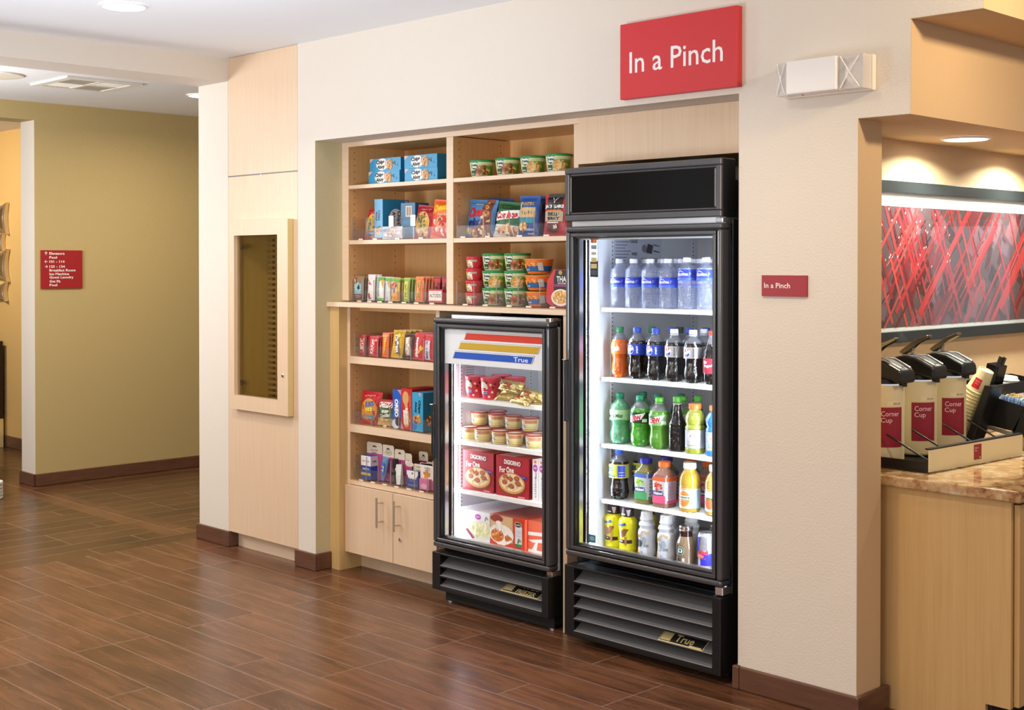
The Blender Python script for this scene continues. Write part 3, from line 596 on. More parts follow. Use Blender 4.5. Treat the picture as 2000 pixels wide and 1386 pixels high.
# ================================================================== PACKAGES: builders
def carton(name, w, h, d, col, front, side=None, top=None, bevel=.0012, extra=()):
    """box with its front on Y = 0, standing on z = 0"""
    q = B(); q.box(0,w,0,d,0,h,col)
    q.decor(plane_front(0,0,0), front)
    if side: q.decor(plane_side(w,0,0), side)
    if top: q.decor(plane_top(0,0,h), top)
    return q.build(name)
def bag(name, w, h, t, col, items, back=None, seal=.014, nu=26, nv=30, sealcol=None, wob=.003, seed=1):
    R = random.Random(seed); ph = [R.uniform(0,6) for _ in range(6)]
    def depth(u, v):
        a = max(0, 1-abs(2*u/w-1)**2.6); vv = (v-seal)/(h-2*seal)
        if vv <= 0 or vv >= 1: return .0006
        c = max(0, 1-abs(2*vv-1)**3.2)
        wr = wob*(math.sin(38*u/w+ph[0]+7*vv)*.3+math.sin(15*vv+ph[1]+5*u/w)*.5)*(a*c)**.3
        return .0006+t/2*(a**.7)*(c**.6)+wr*(1 if a > .02 else 0)
    def wid(v): return 1-.05*math.sin(PI*min(1,max(0,(v-seal)/(h-2*seal))))**.6
    q = B()
    for sgn in (1,-1):
        vs_ = []
        for j in range(nv+1):
            v = h*j/nv
            for i in range(nu+1):
                u = w*i/nu; x = w/2+(u-w/2)*wid(v); vs_.append((x, -sgn*depth(u,v), v+(.0012*math.sin(9*i) if j in (0,nv) else 0)))
        fs = [((j*(nu+1)+i),(j*(nu+1)+i+1),((j+1)*(nu+1)+i+1),((j+1)*(nu+1)+i)) for j in range(nv) for i in range(nu)]
        if sgn < 0: fs = [f[::-1] for f in fs]
        q.add(vs_, fs, col if sgn > 0 else (back or col), None, True)
    def S(u, v, e): x = w/2+(u-w/2)*wid(v); return (x, -depth(u,v)-e, v)
    sc = sealcol or col
    q.decor(S, items, None, .0018, cell=.011)
    if sealcol: q.decor(S, [('r',0,h-seal,w,seal,sealcol),('r',0,0,w,seal*.6,sealcol)], None, .0009)
    return q.build(name)
def place(o, label, cat, loc, group=None, rot=None, rz=0):
    o.location = loc; o.rotation_euler = rot or (0,0,rz); return tag(o, label, cat, group)
def again(o, loc, label=None, group=None, rot=None):
    r = o.copy(); C.objects.link(r); r.location = loc
    if rot: r.rotation_euler = rot
    if label: r['label'] = label
    if group: r['group'] = group
    for ch in o.children:
        c = ch.copy(); C.objects.link(c); c.parent = r
    return r
COOK = [P('d39a55'), P('b0733a'), P('6e3f1c'), P('e0ac66')]
FOOD = [P('c9813a'), P('e2b268'), P('8a3c1c'), P('efd9a8'), P('5f7a2c')]
Wt, Bk, Rd = P('f5f2ee'), P('1c1a20'), P('c02430')

# ------------------------------------------------------------------ upper left bay, top shelf: blue cookie cartons
Bl = P('2f97c8'); DB = P('1b4f7c')
ck = lambda w, h: [('p',[(0,h),(.03,h),(0,h-.02)],P('d8b8b4')),('e',w*.40,h*.52,w*.19,h*.46,Wt),('t','Chips',w*.35,h*.68,w*.27,h*.40,Bk,.07,.06),('t','Ahoy',w*.37,h*.30,w*.25,h*.38,Bk,.07,.06),('t','!',w*.53,h*.62,w*.022,h*.50,Rd,-.1,.05),
   ('e',w*.65,h*.48,w*.10,h*.42,COOK[0]),('blobs',w*.65,h*.48,w*.09,h*.38,14,[Bk,COOK[2],COOK[1]],.0038,3),('blobs',w*.84,h*.45,w*.08,h*.22,12,[DB,Bk,P('9cc8dc')],.0035,4)]
sd = lambda d, h: [('e',d*.5,h*.5,d*.16,h*.36,P('7c6a58')),('t','Chips',d*.5,h*.60,d*.22,h*.2,Bk,.1,.02),('t','Ahoy',d*.5,h*.38,d*.2,h*.2,Wt,.1,.02)]
w, h, dd = .234, .0615, .17
o = carton('cookie_box', w, h, dd, Bl, ck(w,h), [('r',0,0,dd,h,P('217fae'))]+sd(dd,h)); g = 'blue cookie boxes stacked on the top shelf'
place(o, 'blue cookie box, lower left one of the four in two stacks', 'cookie box', (-1.556,.20,1.8855), g)
again(o, (-1.553,.205,1.9475), 'blue cookie box, upper left one of the four in two stacks')
again(o, (-1.283,.20,1.8855), 'blue cookie box, lower right one of the four in two stacks')
again(o, (-1.283,.198,1.9475), 'blue cookie box, upper right one of the four in two stacks')

# ------------------------------------------------------------------ plastic bowls and cups
def bowl(name, R, H, col, lidcol, items, base=.80, lid=.011, lidr=1.045, top=None, topitems=None, turn=0):
    t = thing(name, 'x', 'x')
    f = lambda v: R*(base+(1-base)*min(1,v/H*1.15)**.7)
    q = B(); q.lathe([(0,f(0)*.94),(.003,f(0)),(H*.3,f(H*.3)),(H*.6,f(H*.6)),(H-lid,f(H))], col, 32)
    q.decor(cyl_map(f, 0, -PI/2+turn), items, None, .0006); q.build('container', t)
    q = B(); q.lathe([(H-lid,R*lidr*.985),(H-lid*.5,R*lidr),(H-.002,R*lidr*.99),(H,R*lidr*.95),(H-.0025,R*lidr*.88)], lidcol, 32)
    if topitems: q.decor(plane_top(0,0,H-.0025), topitems)
    q.build('lid', t); return t
G1, G2, G3 = P('2f8a45'), P('dfe8b8'), P('1f4a30')
def hc_items(R, H, seed, pal=FOOD):
    a = R*.78
    return [('r',-a*2,.004,a*4,H-.017,P('ccd69a')),('r',-a*.3,.004,a*1.9,H*.62,P('7d9c48')),('p',[(-a*1.0,H*.86),(-a*.10,H*.86),(-a*.2,H*.55),(-a*.55,H*.42),(-a*.95,H*.52)],G3),
      ('t','Healthy',-a*.52,H*.77,a*.80,H*.17,Wt,0,.05),('t','Choice',-a*.54,H*.59,a*.62,H*.15,Wt,0,.05),('e',a*.30,H*.30,a*.80,H*.27,P('e4d6b4')),('e',a*.30,H*.32,a*.74,H*.25,pal[0]),('blobs',a*.30,H*.38,a*.72,H*.26,44,pal,.0062,seed),
      ('r',a*.85,H*.08,a*.5,H*.5,P('5f8f34')),('r',-a*.95,.006,a*.6,H*.30,G3),('t','steamers',-a*.66,H*.18,a*.42,H*.08,Wt)]
hc = bowl('soup_bowl', .0570, .076, P('e6ebc8'), G1, hc_items(.057,.076,5,[P('b8602c'),P('8a3c1c'),P('e2b268'),P('6d2c18'),P('59702a')]), turn=.5)
hc2 = bowl('noodle_bowl', .0570, .076, P('e6ebc8'), G1, hc_items(.057,.076,9,[P('e0a050'),P('f0c880'),P('d88a40'),P('f3dcae'),P('7a9a3c')]), turn=.5)
g = 'green lidded microwave bowls on the top shelf'
tag(hc, 'green lidded microwave bowl, leftmost of four on the top shelf', 'food bowl', g); hc.location = (-.772,.225,1.8855)
dup(hc, (-.606,.225,1.8855), 'green lidded microwave bowl, second from the left on the top shelf')
tag(hc2, 'green lidded noodle bowl, third from the left on the top shelf', 'food bowl', g); hc2.location = (-.452,.225,1.8855)
dup(hc2, (-.300,.225,1.8855), 'green lidded noodle bowl at the right end of the top shelf')
g = 'green lidded bowls stacked on the bottom right shelf'
for ci, x in enumerate((-.700,-.560)):
    for k in range(3):
        src = (hc2, hc, hc2, hc, hc2, hc)[(k+ci*3+(0 if ci else 1)) % 6]
        dup(src, (x,.235,1.3165+k*.0765), 'green lidded bowl, %s in the %s stack on the bottom right shelf' % (('bottom one','middle one','top one')[k], ('left','right')[ci]), group=g)
rc = bowl('soup_cup', .0405, .0535, P('cc2f3a'), P('d03040'), [('r',-.034,.004,.052,.034,P('efe6da')),('e',-.012,.034,.012,.006,P('e0a32c')),('r',.010,.030,.030,.009,P('b9b0a0')),('t','noodles',-.020,.024,.022,.006,P('4a6a44')),('blobs',.0,.014,.014,.008,14,[P('e2b268'),P('d85a3a'),P('efd9a8'),P('8fae5a')],.0042,6)], base=.74)
tag(rc, 'red lidded soup cup, bottom of a stack of four', 'soup cup', 'red soup cups in one stack'); rc.location = (-.838,.235,1.3165)
for k in (1,2,3): dup(rc, (-.838+.002*k,.235,1.3165+k*.0540), 'red lidded soup cup, %s of a stack of four' % ('','second','third','topmost')[k])
cc = bowl('pasta_cup', .0620, .064, P('e8792a'), P('e9a14a'), [('r',-.12,.010,.24,.024,P('2a5f9a')),('r',-.12,.034,.24,.014,P('d8741f')),('blobs',.01,.040,.035,.007,40,[P('f09a34'),P('c9621a'),P('f6b85a')],.0045,8),('e',-.030,.033,.014,.014,P('1c2c50')),('e',-.030,.033,.012,.0115,P('e8a33c')),('t','easy',-.012,.017,.024,.007,Wt),('r',.040,.014,.022,.034,P('c8c4c0'))], base=.78, lid=.005, lidr=1.07)
tag(cc, 'orange and blue pasta cup, bottom of a stack of three', 'pasta cup', 'orange pasta cups in one stack'); cc.location = (-.418,.235,1.3165)
for k in (1,2): dup(cc, (-.418-.004*k,.232,1.3165+k*.0700), 'orange and blue pasta cup, %s of a stack of three' % ('','middle one','topmost')[k])
# red and black noodle tray standing on edge
q = B(); pts = [(0,.02),(.035,.0),(.150,.0),(.175,.03),(.175,.125),(.150,.158),(.045,.158),(.005,.11)]
q.prism(pts, 0, .045, P('c8323c')); S = plane_front(0,0,0)
q.decor(S, [('p',[(.045,.004),(.148,.004),(.165,.03),(.165,.135),(.148,.156),(.055,.156),(.045,.12)],P('241c20')),('e',.085,.040,.055,.036,P('efe4d8')),('e',.085,.042,.046,.028,P('d9a24a')),('blobs',.085,.043,.042,.024,60,[P('e6b85a'),P('f0d08a'),P('c9802c'),P('f5e0b0')],.0055,2),('t','THAI',.092,.118,.060,.024,Wt,0,.02),('t','KITCHEN',.095,.100,.05,.006,Wt),('r',.05,.086,.10,.010,P('8a3a6a')),('e',.085,.145,.011,.009,P('b89a40'))])
place(q.build('noodle_tray', bevel=.003), 'red and black noodle box standing beside the orange pasta cups', 'noodle box', (-.352,.20,1.3172))

# ------------------------------------------------------------------ upper left bay, middle shelf
q = bag('snack_bag', .132, .158, .045, P('cf2430'), [('e',.066,.070,.050,.062,P('e8a83a')),('e',.068,.085,.040,.040,P('f3c85a')),('blobs',.066,.085,.040,.036,22,[P('2f7ac0'),P('e8e04a'),P('3f9a5a'),P('e87a2c')],.007,3),('p',[(.03,.035),(.10,.042),(.096,.024),(.034,.018)],P('3c78a8')),('t','Cheese',.066,.030,.05,.009,Wt),('r',.02,.128,.09,.016,P('d83a40')),('t','CHIPS',.066,.136,.05,.009,P('f4dcd0'))])
place(q, 'red and yellow snack bag at the left end of middle shelf', 'snack bag', (-1.652,.245,1.618), rot=(-.22,0,0))
w, h, dd = .062, .186, .165
vert = lambda w, h: [('t','Chips',w*.55,h*.58,h*.27,w*.34,Bk,-PI/2,.03),('t','Ahoy!',w*.24,h*.56,h*.24,w*.30,Bk,-PI/2,.03),('blobs',w*.5,h*.18,w*.35,h*.10,20,COOK,.008,5)]
S2 = [('r',0,0,dd,h,P('2c88b8')),('e',dd*.50,h*.52,dd*.25,h*.24,Wt),('t','Chips',dd*.60,h*.52,h*.36,dd*.17,Bk,-PI/2,.03),('t','Ahoy',dd*.40,h*.52,h*.32,dd*.15,Bk,-PI/2,.03),('e',dd*.5,h*.16,dd*.34,h*.13,P('7a4a24')),('blobs',dd*.5,h*.16,dd*.32,h*.12,24,COOK,.010,7),('p',[(dd*.8,h*.98),(dd*.97,h*.98),(dd*.92,h*.88)],P('d8a0a0'))]
q = carton('cookie_box', w, h, dd, P('49a0d0'), [('r',0,0,w,h,P('6fb2dc'))]+vert(w,h), S2)
place(q, 'blue cookie box standing upright behind clear tray divider', 'cookie box', (-1.517,.205,1.6265))
q = carton('cookie_box', .10, .165, .09, P('2a6f9a'), [('r',.034,.098,.044,.052,P('cfc6ba')),('r',.042,.104,.010,.040,P('8a6a4a')),('r',.056,.104,.016,.040,P('a98a6a')),('r',.008,.010,.08,.07,P('3a7ea6')),('r',.008,.046,.08,.002,P('7aa6c0'))])
place(q, 'blue cookie box showing its pale price sticker panel', 'cookie box', (-1.372,.25,1.6265), rz=.05)
q = bag('cracker_bag', .150, .165, .05, P('a8162c'), [('e',.070,.075,.052,.060,P('e0b45a')),('t','Ritz',.07,.10,.07,.04,P('2f6a4a'),.2,.03),('t','bits',.075,.066,.055,.024,P('5a7a3a'),.2,.02),('blobs',.070,.035,.045,.02,18,[P('e8c070'),P('d8963c'),P('efdca0')],.012,3),('t','Hearty',.075,.145,.07,.014,P('f0b8b8'),.1)])
place(q, 'dark red cracker bag leaning beside the orange chip bag', 'snack bag', (-1.272,.245,1.618), rot=(-.12,.10,0))
q = bag('chip_bag', .165, .185, .055, P('e4562a'), [('r',.0,.115,.16,.055,P('ee7a24')),('t','Cheetos',.080,.150,.125,.034,P('f6cf2c'),.18,.05),('e',.085,.060,.058,.052,P('d8332c')),('blobs',.085,.055,.055,.045,26,[P('f08a5a'),P('f2e0cc'),P('c02418'),P('f4a070')],.013,11),('e',.085,.092,.020,.012,P('f0a860')),('e',.085,.092,.010,.008,P('1a3a28')),('t','Flamin',.095,.116,.06,.012,P('f4d0b0'),.1)])
place(q, 'orange and red chip bag at the right end of middle shelf', 'snack bag', (-1.140,.235,1.618), rot=(-.10,.08,0))
q = bag('pastry_packet', .150, .058, .03, P('d9d4dc'), [('blobs',.08,.03,.06,.018,14,[P('f0ece8'),P('c8b8c0'),P('e8c8a8')],.010,5),('r',.01,.034,.05,.012,P('8aa8c8'))], seal=.004)
place(q, 'pale clear wrapped pastry lying low behind the tray lip', 'snack packet', (-1.425,.180,1.6190))
# ------------------------------------------------------------------ upper right bay, middle shelf
q = bag('snack_mix_bag', .185, .178, .055, P('4f84bc'), [('t','Chex',.075,.118,.105,.046,P('c8202c'),.10,.05),('t','mix',.070,.070,.085,.042,P('1c2c6a'),.10,.05),('p',[(.115,.18),(.165,.18),(.175,.005),(.03,.003),(.07,.035),(.12,.07)],P('7a3a20')),('blobs',.140,.105,.022,.060,26,[P('b0602c'),P('6a2c18'),P('d8a060'),P('e8c890')],.009,4),('blobs',.090,.025,.075,.022,34,[P('c9823c'),P('e8c080'),P('a85a28'),P('f0dcb0')],.010,6),('t','General',.085,.155,.045,.007,Wt),('e',.013,.026,.010,.014,P('9ab83a'))])
place(q, 'blue snack mix bag with red and navy lettering', 'snack bag', (-.906,.245,1.6175), rot=(-.13,.06,0))
q = bag('snack_mix_bag', .17, .185, .05, P('3f6ca8'), [('blobs',.13,.15,.03,.02,20,[P('b0602c'),P('6a2c18'),P('a83a3c')],.009,4)]); place(q, 'blue snack mix bag tucked behind the front blue one', 'snack bag', (-.868,.325,1.6175), rot=(-.10,.05,0))
q = bag('pretzel_bag', .175, .165, .05, P('2c6a40'), [('r',0,0,.175,.060,P('e8e6dc')),('r',0,.130,.175,.018,P('1c4a2c')),('p',[(.006,.072),(.006,.112),(.155,.132),(.170,.112),(.150,.095)],Wt),('t','Combos',.082,.104,.140,.034,P('c8242c'),.09,.06),('blobs',.10,.038,.060,.024,24,[P('c98a4a'),P('efd9a8'),P('b8502c'),P('e8b070')],.011,7),('r',.01,.046,.03,.003,P('8a8a88')),('r',.01,.028,.04,.003,P('8a8a88'))])
place(q, 'green and white pretzel snack bag with red lettering', 'snack bag', (-.722,.245,1.6175), rot=(-.14,.10,0))
q = bag('nut_pouch', .125, .178, .035, P('1f4f9a'), [('r',.014,.082,.097,.044,P('c8ae7c')),('t','Trail Mix',.064,.104,.072,.016,P('8a4a24'),.05),('r',.014,.058,.097,.022,P('2c8aa0')),('e',.040,.044,.026,.022,P('c9a050')),('blobs',.044,.042,.024,.022,18,[P('e0b868'),P('a8642c'),P('f0d8a0')],.008,8),('t','PLANTERS',.064,.142,.074,.014,P('d8b850'),0,.02),('e',.022,.135,.007,.014,P('d8b850')),('t','ENERGY',.084,.030,.045,.009,Wt),('t','snack',.084,.014,.045,.008,Wt)])
place(q, 'dark blue nut pouch between the green bag and red jerky', 'snack bag', (-.545,.225,1.6175), rot=(-.06,.02,0))
q = bag('nut_pouch', .12, .178, .03, P('1c2f6a'), []); place(q, 'dark blue pouch hidden behind the front blue nut pouch', 'snack bag', (-.505,.29,1.6175), rot=(-.05,.02,0))
q = bag('jerky_bag', .138, .178, .030, P('b01c28'), [('p',[(.022,.180),(.112,.180),(.112,.105),(.022,.105)],P('241c1c')),('t','JACK LINKS',.066,.124,.116,.018,Wt,0,.05),('p',[(.050,.165),(.066,.148),(.070,.148),(.086,.165),(.073,.157),(.071,.140),(.065,.140),(.063,.157)],Wt),('r',.022,.104,.09,.007,P('d87a2c')),('r',.014,.062,.108,.042,P('b8a888')),('t','BEEF',.068,.093,.066,.015,Bk,0,.05),('t','JERKY',.068,.073,.078,.016,Bk,0,.05),('e',.062,.036,.036,.024,P('5a2018')),('p',[(.070,.030),(.092,.034),(.088,.052),(.068,.046)],P('d8ccc4')),('r',.03,.055,.07,.004,Wt)])
place(q, 'red and black beef jerky bag beside the tall cooler', 'snack bag', (-.392,.225,1.6175), rot=(-.06,.02,0))

# ------------------------------------------------------------------ bars: flat packets standing in rows
def barset(name, w, h, t, col, items, x, y, z, n, label, group, cat='snack bar', dy=None, lean=-.05, rz=0, sealcol=None, word=('front one of','second in','third in','fourth in')):
    o = bag(name, w, h, t, col, items, seal=.008, nu=14, nv=18, sealcol=sealcol, wob=.0010, seed=len(label))
    R = random.Random(len(label)+n)
    for k in range(n):
        loc = (x+R.uniform(-.002,.004)*k, y+k*(dy or t*1.08), z); rot = (lean, R.uniform(-.02,.03), rz)
        txt = label % word[k]
        if k == 0: place(o, txt, cat, loc, group, rot)
        else: again(o, loc, txt, group, rot)
    return o
z = 1.3215
barset('energy_bar', .076, .118, .016, P('9a8468'), [('r',.006,.02,.06,.06,P('8fc0cc')),('p',[(.020,.075),(.040,.090),(.062,.070),(.058,.034),(.012,.036)],P('a8d4dc')),('r',.004,.004,.066,.024,P('6a2c24')),('t','chocolate',.037,.020,.05,.006,Wt),('t','peanut',.037,.010,.04,.006,Wt),('r',.004,.084,.018,.026,P('b83a38')),('t','CLIF',.012,.080,.05,.014,Wt,PI/2,.04),('p',[(.034,.06),(.048,.078),(.056,.056),(.044,.05)],P('30343c'))], -1.668,.195,z,3, 'brown and pale blue energy bar, %s the row', 'brown energy bars in a row')
barset('cereal_bar', .058, .126, .018, P('ece8e6'), [('r',.004,.08,.03,.004,P('c04a5a')),('t','crisp',.022,.088,.045,.010,P('b83a4a'),-.7,.02),('t','breakfast',.014,.055,.05,.007,P('c86a74'),PI/2),('p',[(.012,.006),(.030,.006),(.028,.034),(.014,.034)],P('9a5c3c'))], -1.562,.195,z,3, 'white cereal bar with red print, %s the row', 'white cereal bars in a row')
barset('grain_bar', .046, .115, .018, P('e9ece6'), [('r',0,.097,.046,.016,P('5fae3c')),('r',0,0,.046,.012,P('6fae4a')),('t','Nutri-Grain',.016,.058,.078,.012,P('2c7a44'),-PI/2,.02),('p',[(.028,.10),(.044,.10),(.044,.060)],P('e0b050'))], -1.481,.195,z,4, 'white and green fruit bar, %s the left row', 'white and green fruit bars')
barset('grain_bar', .040, .112, .018, P('e4e6ee'), [('r',0,.095,.040,.015,P('6fae4a')),('t','blueberry',.014,.055,.06,.008,P('4a4a8a'),-PI/2),('p',[(.024,.095),(.038,.095),(.038,.06)],P('d8a83c'))], -1.428,.195,z,4, 'white bar with violet print, %s the row', 'white bars with violet print')
barset('granola_packet', .070, .108, .018, P('e2c46a'), [('r',0,.09,.070,.016,P('5fae3c')),('e',.030,.074,.022,.020,P('e0703a')),('blobs',.030,.078,.022,.014,10,[P('2c3a6a'),P('f0e0c0'),P('d8402c')],.006,4),('r',.028,.036,.014,.026,P('4a7ab8')),('t','TRAIL MIX',.010,.034,.06,.011,P('3a7a44'),-PI/2,.02),('p',[(.02,.034),(.066,.046),(.066,.004),(.03,.004)],P('e8922c')),('r',.002,.012,.006,.05,P('f0ece0'))], -1.384,.195,z,3, 'yellow and orange granola packet, %s the row', 'yellow granola packets')
barset('granola_bar', .046, .112, .016, P('8fae3c'), [('r',.012,.012,.026,.082,P('d8cf4a')),('t','NATURE',.025,.054,.070,.014,P('3a6a2c'),-PI/2,.03)], -1.288,.195,z,4, 'green granola bar, %s the row', 'green granola bars')
barset('granola_bar', .056, .118, .016, P('e07a44'), [('p',[(.018,.012),(.040,.012),(.044,.095),(.026,.104)],P('e2a83a')),('t','NATURE',.032,.055,.078,.014,P('4a6a2c'),-PI/2,.03),('r',.002,.01,.008,.07,P('f0dcc8'))], -1.202,.195,z,4, 'orange granola bar, %s the row', 'orange granola bars')
barset('candy_packet', .046, .118, .018, P('8e1c24'), [('r',.0,.09,.046,.018,P('c0303a')),('e',.022,.05,.012,.022,P('5a1014'))], -1.104,.225,z,3, 'dark red packet in the left row behind the mint tin, %s row', 'dark red packets behind the mint tin')
barset('candy_packet', .046, .118, .018, P('7e181e'), [('r',.0,.09,.046,.018,P('b02a30')),('e',.022,.05,.012,.022,P('4a0c10'))], -1.050,.225,z,3, 'dark red packet in the right row behind the mint tin, %s row', 'dark red packets behind the mint tin')
q = B(); q.box(0,.098,0,.022,0,.060,P('c23a40')); q.decor(plane_front(0,0,0), [('r',.005,.008,.088,.044,P('f1e6d6')),('t','ALTOIDS',.049,.031,.078,.017,P('3a4a50'),0,.02),('e',.049,.015,.002,.002,Rd),('t','peppermint',.049,.046,.05,.004,Rd)])
place(q.build('mint_tin', bevel=.004), 'red and cream mint tin standing at the right end', 'mint tin', (-1.094,.183,z))

# ------------------------------------------------------------------ lower cabinet, top shelf: candy
z = 1.0535
barset('candy_bar', .050, .100, .016, P('c9b08a'), [('r',.0,.0,.05,.1,P('b8202c')),('r',.006,.006,.036,.086,P('d8c8b8')),('t','TWIX',.024,.050,.082,.026,P('c01c2c'),PI/2,.04)], -1.584,.165,z,4, 'cream wrapped caramel candy bar with red letters, %s row', 'cream and red candy bars', 'candy bar')
barset('candy_bar', .072, .098, .016, P('c41c28'), [('e',.034,.046,.026,.040,P('d83038')),('t','KitKat',.034,.046,.070,.026,Wt,PI/2-.15,.03),('e',.060,.078,.006,.006,P('e8b0a8'))], -1.514,.165,z,4, 'red wafer candy bar with white script, %s the row', 'red wafer candy bars', 'candy bar')
barset('candy_packet', .052, .116, .016, P('ec6a24'), [('t','Reeses',.026,.055,.076,.020,P('f2c62c'),PI/2-.12,.03),('r',0,.095,.05,.012,P('f09a6a'))], -1.412,.165,z,4, 'orange peanut butter candy packet, %s the row', 'orange candy packets', 'candy packet')
barset('candy_bag', .090, .132, .020, P('e0b422'), [('p',[(.024,.108),(.050,.118),(.076,.016),(.044,.020)],P('5a2c14')),('t','m&m',.048,.068,.086,.026,Wt,-PI/2+.22,.06),('e',.055,.105,.012,.014,P('f0d040'))], -1.352,.17,z,4, 'yellow candy bag with brown letters, %s the row', 'yellow candy bags', 'candy bag', dy=.03, lean=-.16)
barset('candy_bag', .086, .120, .020, P('4a2818'), [('p',[(.016,.098),(.050,.104),(.072,.016),(.036,.014)],P('b8a088')),('t','m&m',.044,.060,.080,.026,P('f0ece8'),-PI/2+.22,.06)], -1.262,.165,z,3, 'brown candy bag with white letters, %s the row', 'brown candy bags', 'candy bag', dy=.03, lean=-.16)
barset('candy_bag', .078, .126, .020, P('c81c28'), [('t','Skittles',.030,.058,.096,.020,Wt,PI/2+.06,.05),('blobs',.056,.06,.014,.036,9,[P('f0b020'),P('e87a24'),P('d8d030')],.008,5),('r',0,.108,.07,.012,P('e04850'))], -1.182,.165,z,3, 'red fruit candy bag with white letters, %s the row', 'red fruit candy bags', 'candy bag', dy=.03, lean=-.12)
barset('candy_bar', .066, .122, .018, P('c02c34'), [('r',.012,.004,.036,.088,P('d8d4dc')),('t','Baby Ruth',.030,.048,.082,.020,P('2c3c8a'),PI/2,.04)], -1.104,.165,z,3, 'red and silver candy bar nearest the freezer, %s row', 'red and silver candy bars', 'candy bar')
# ------------------------------------------------------------------ lower cabinet, middle shelf
z = .7205
q = bag('snack_bag', .140, .158, .050, P('c41824'), [('e',.074,.066,.054,.058,P('d89a3a')),('t','Ritz',.078,.098,.062,.030,P('2f6ab0'),.3,.05),('t','bits',.078,.072,.050,.024,P('f0e060'),.2,.04),('p',[(.026,.038),(.115,.044),(.112,.022),(.030,.016)],P('4a9ac8')),('t','Cheese',.07,.030,.05,.008,Wt),('blobs',.07,.020,.05,.012,12,[P('e8b050'),P('d88a34')],.009,4),('t','chips',.07,.136,.07,.014,P('f0b0b8'),.1)])
place(q, 'red and yellow snack bag at the left end of lower shelf', 'snack bag', (-1.607,.185,z), rot=(-.10,.02,.1))
q = bag('cracker_bag', .138, .125, .045, P('a82028'), [('r',0,.036,.138,.050,P('2c5a30')),('r',0,0,.138,.036,P('d8b878')),('t','CHEEZ-IT',.066,.100,.108,.026,Wt,0,.05),('t','White',.070,.070,.054,.018,Wt,.12,.03),('t','Cheddar',.070,.050,.076,.018,Wt,.12,.03),('blobs',.07,.016,.06,.014,22,[P('ecd7a2'),P('d8a850'),P('f0e2bc')],.012,4)])
place(q, 'red and green cracker bag with white lettering', 'snack bag', (-1.468,.185,z), rot=(-.08,0,.06))
q = bag('cracker_bag', .13, .135, .04, P('16241c'), [('blobs',.08,.11,.04,.012,8,[P('c8d0d8'),P('7aa0c8')],.012,4)]); place(q, 'dark bag slumped behind the red and green cracker bag', 'snack bag', (-1.445,.30,z), rot=(-.25,.15,0))
q = bag('snack_bag', .13, .15, .05, P('b01824'), [('p',[(.08,.12),(.12,.08),(.11,.11)],P('e0a030'))]); place(q, 'red bag behind the front red snack bag on lower shelf', 'snack bag', (-1.575,.27,z), rot=(-.25,.25,0))
w, h = .063, .183
q = carton('cookie_box', w, h, .15, P('1f5ac0'), [('r',0,0,w,h,P('1f5ac0')),('p',[(.034,h),(w,h),(w,h-.026)],P('d890a0')),('t','OREO',.028,.095,.086,.028,Wt,-PI/2,.06),('t','mini cookies',.050,.095,.075,.006,P('a8c0e8'),-PI/2),('e',.024,.020,.030,.022,P('d8e4f4')),('e',.042,.032,.022,.022,P('241a18')),('e',.042,.032,.017,.017,P('3a2c28')),('t','OREO',.042,.032,.018,.006,P('6a5a50'))])
place(q, 'tall blue cookie box with white vertical lettering', 'cookie box', (-1.331,.165,z))
w, h = .080, .192
q = carton('cookie_box', w, h, .16, P('c02c28'), [('e',.034,.148,.023,.032,P('d8a468')),('p',[(.026,.118),(.046,.124),(.060,.060),(.068,.036),(.050,.050)],P('d8a468')),('e',.040,.055,.022,.046,P('c98f50')),('t','Nutter',.046,.060,.082,.020,Wt,-PI/2+.12,.05),('t','Butter',.030,.054,.074,.020,Wt,-PI/2+.12,.05),('t','sandwich',.068,.135,.05,.005,P('f0c8a0'),-PI/2),('p',[(0,.0),(.024,0),(0,.04)],P('e08a80'))], [('r',0,0,.16,h,P('9c1c22'))])
place(q, 'tall red cookie box with a peanut shaped cookie', 'cookie box', (-1.264,.16,z))
w, h = .076, .180
q = carton('cookie_box', w, h, .15, P('36a2d2'), [('p',[(w*.55,h),(w*.85,h),(w*.75,h-.02)],P('d8a0a8')),('t','Chips',w*.66,h*.64,h*.34,w*.26,Bk,-PI/2,.05),('t','Ahoy',w*.33,h*.62,h*.30,w*.24,Bk,-PI/2,.05),('e',w*.44,h*.32,w*.38,h*.10,P('c98a4a')),('blobs',w*.46,h*.32,w*.34,h*.09,18,COOK,.008,3),('e',w*.2,h*.12,w*.18,h*.08,P('4a74c0'))], [('r',0,0,.15,h,P('1c6c8c')),('t','Chips',.075,h*.62,h*.3,.03,Bk,-PI/2,.04),('e',.06,.05,.045,.03,P('6a4424')),('blobs',.06,.05,.04,.028,16,COOK,.009,5)])
place(q, 'light blue cookie box partly behind the freezer door edge', 'cookie box', (-1.176,.155,z))
q = carton('cookie_box', .085, .196, .10, P('b8242c'), []); place(q, 'red cookie box behind the light blue cookie box', 'cookie box', (-1.170,.325,z))
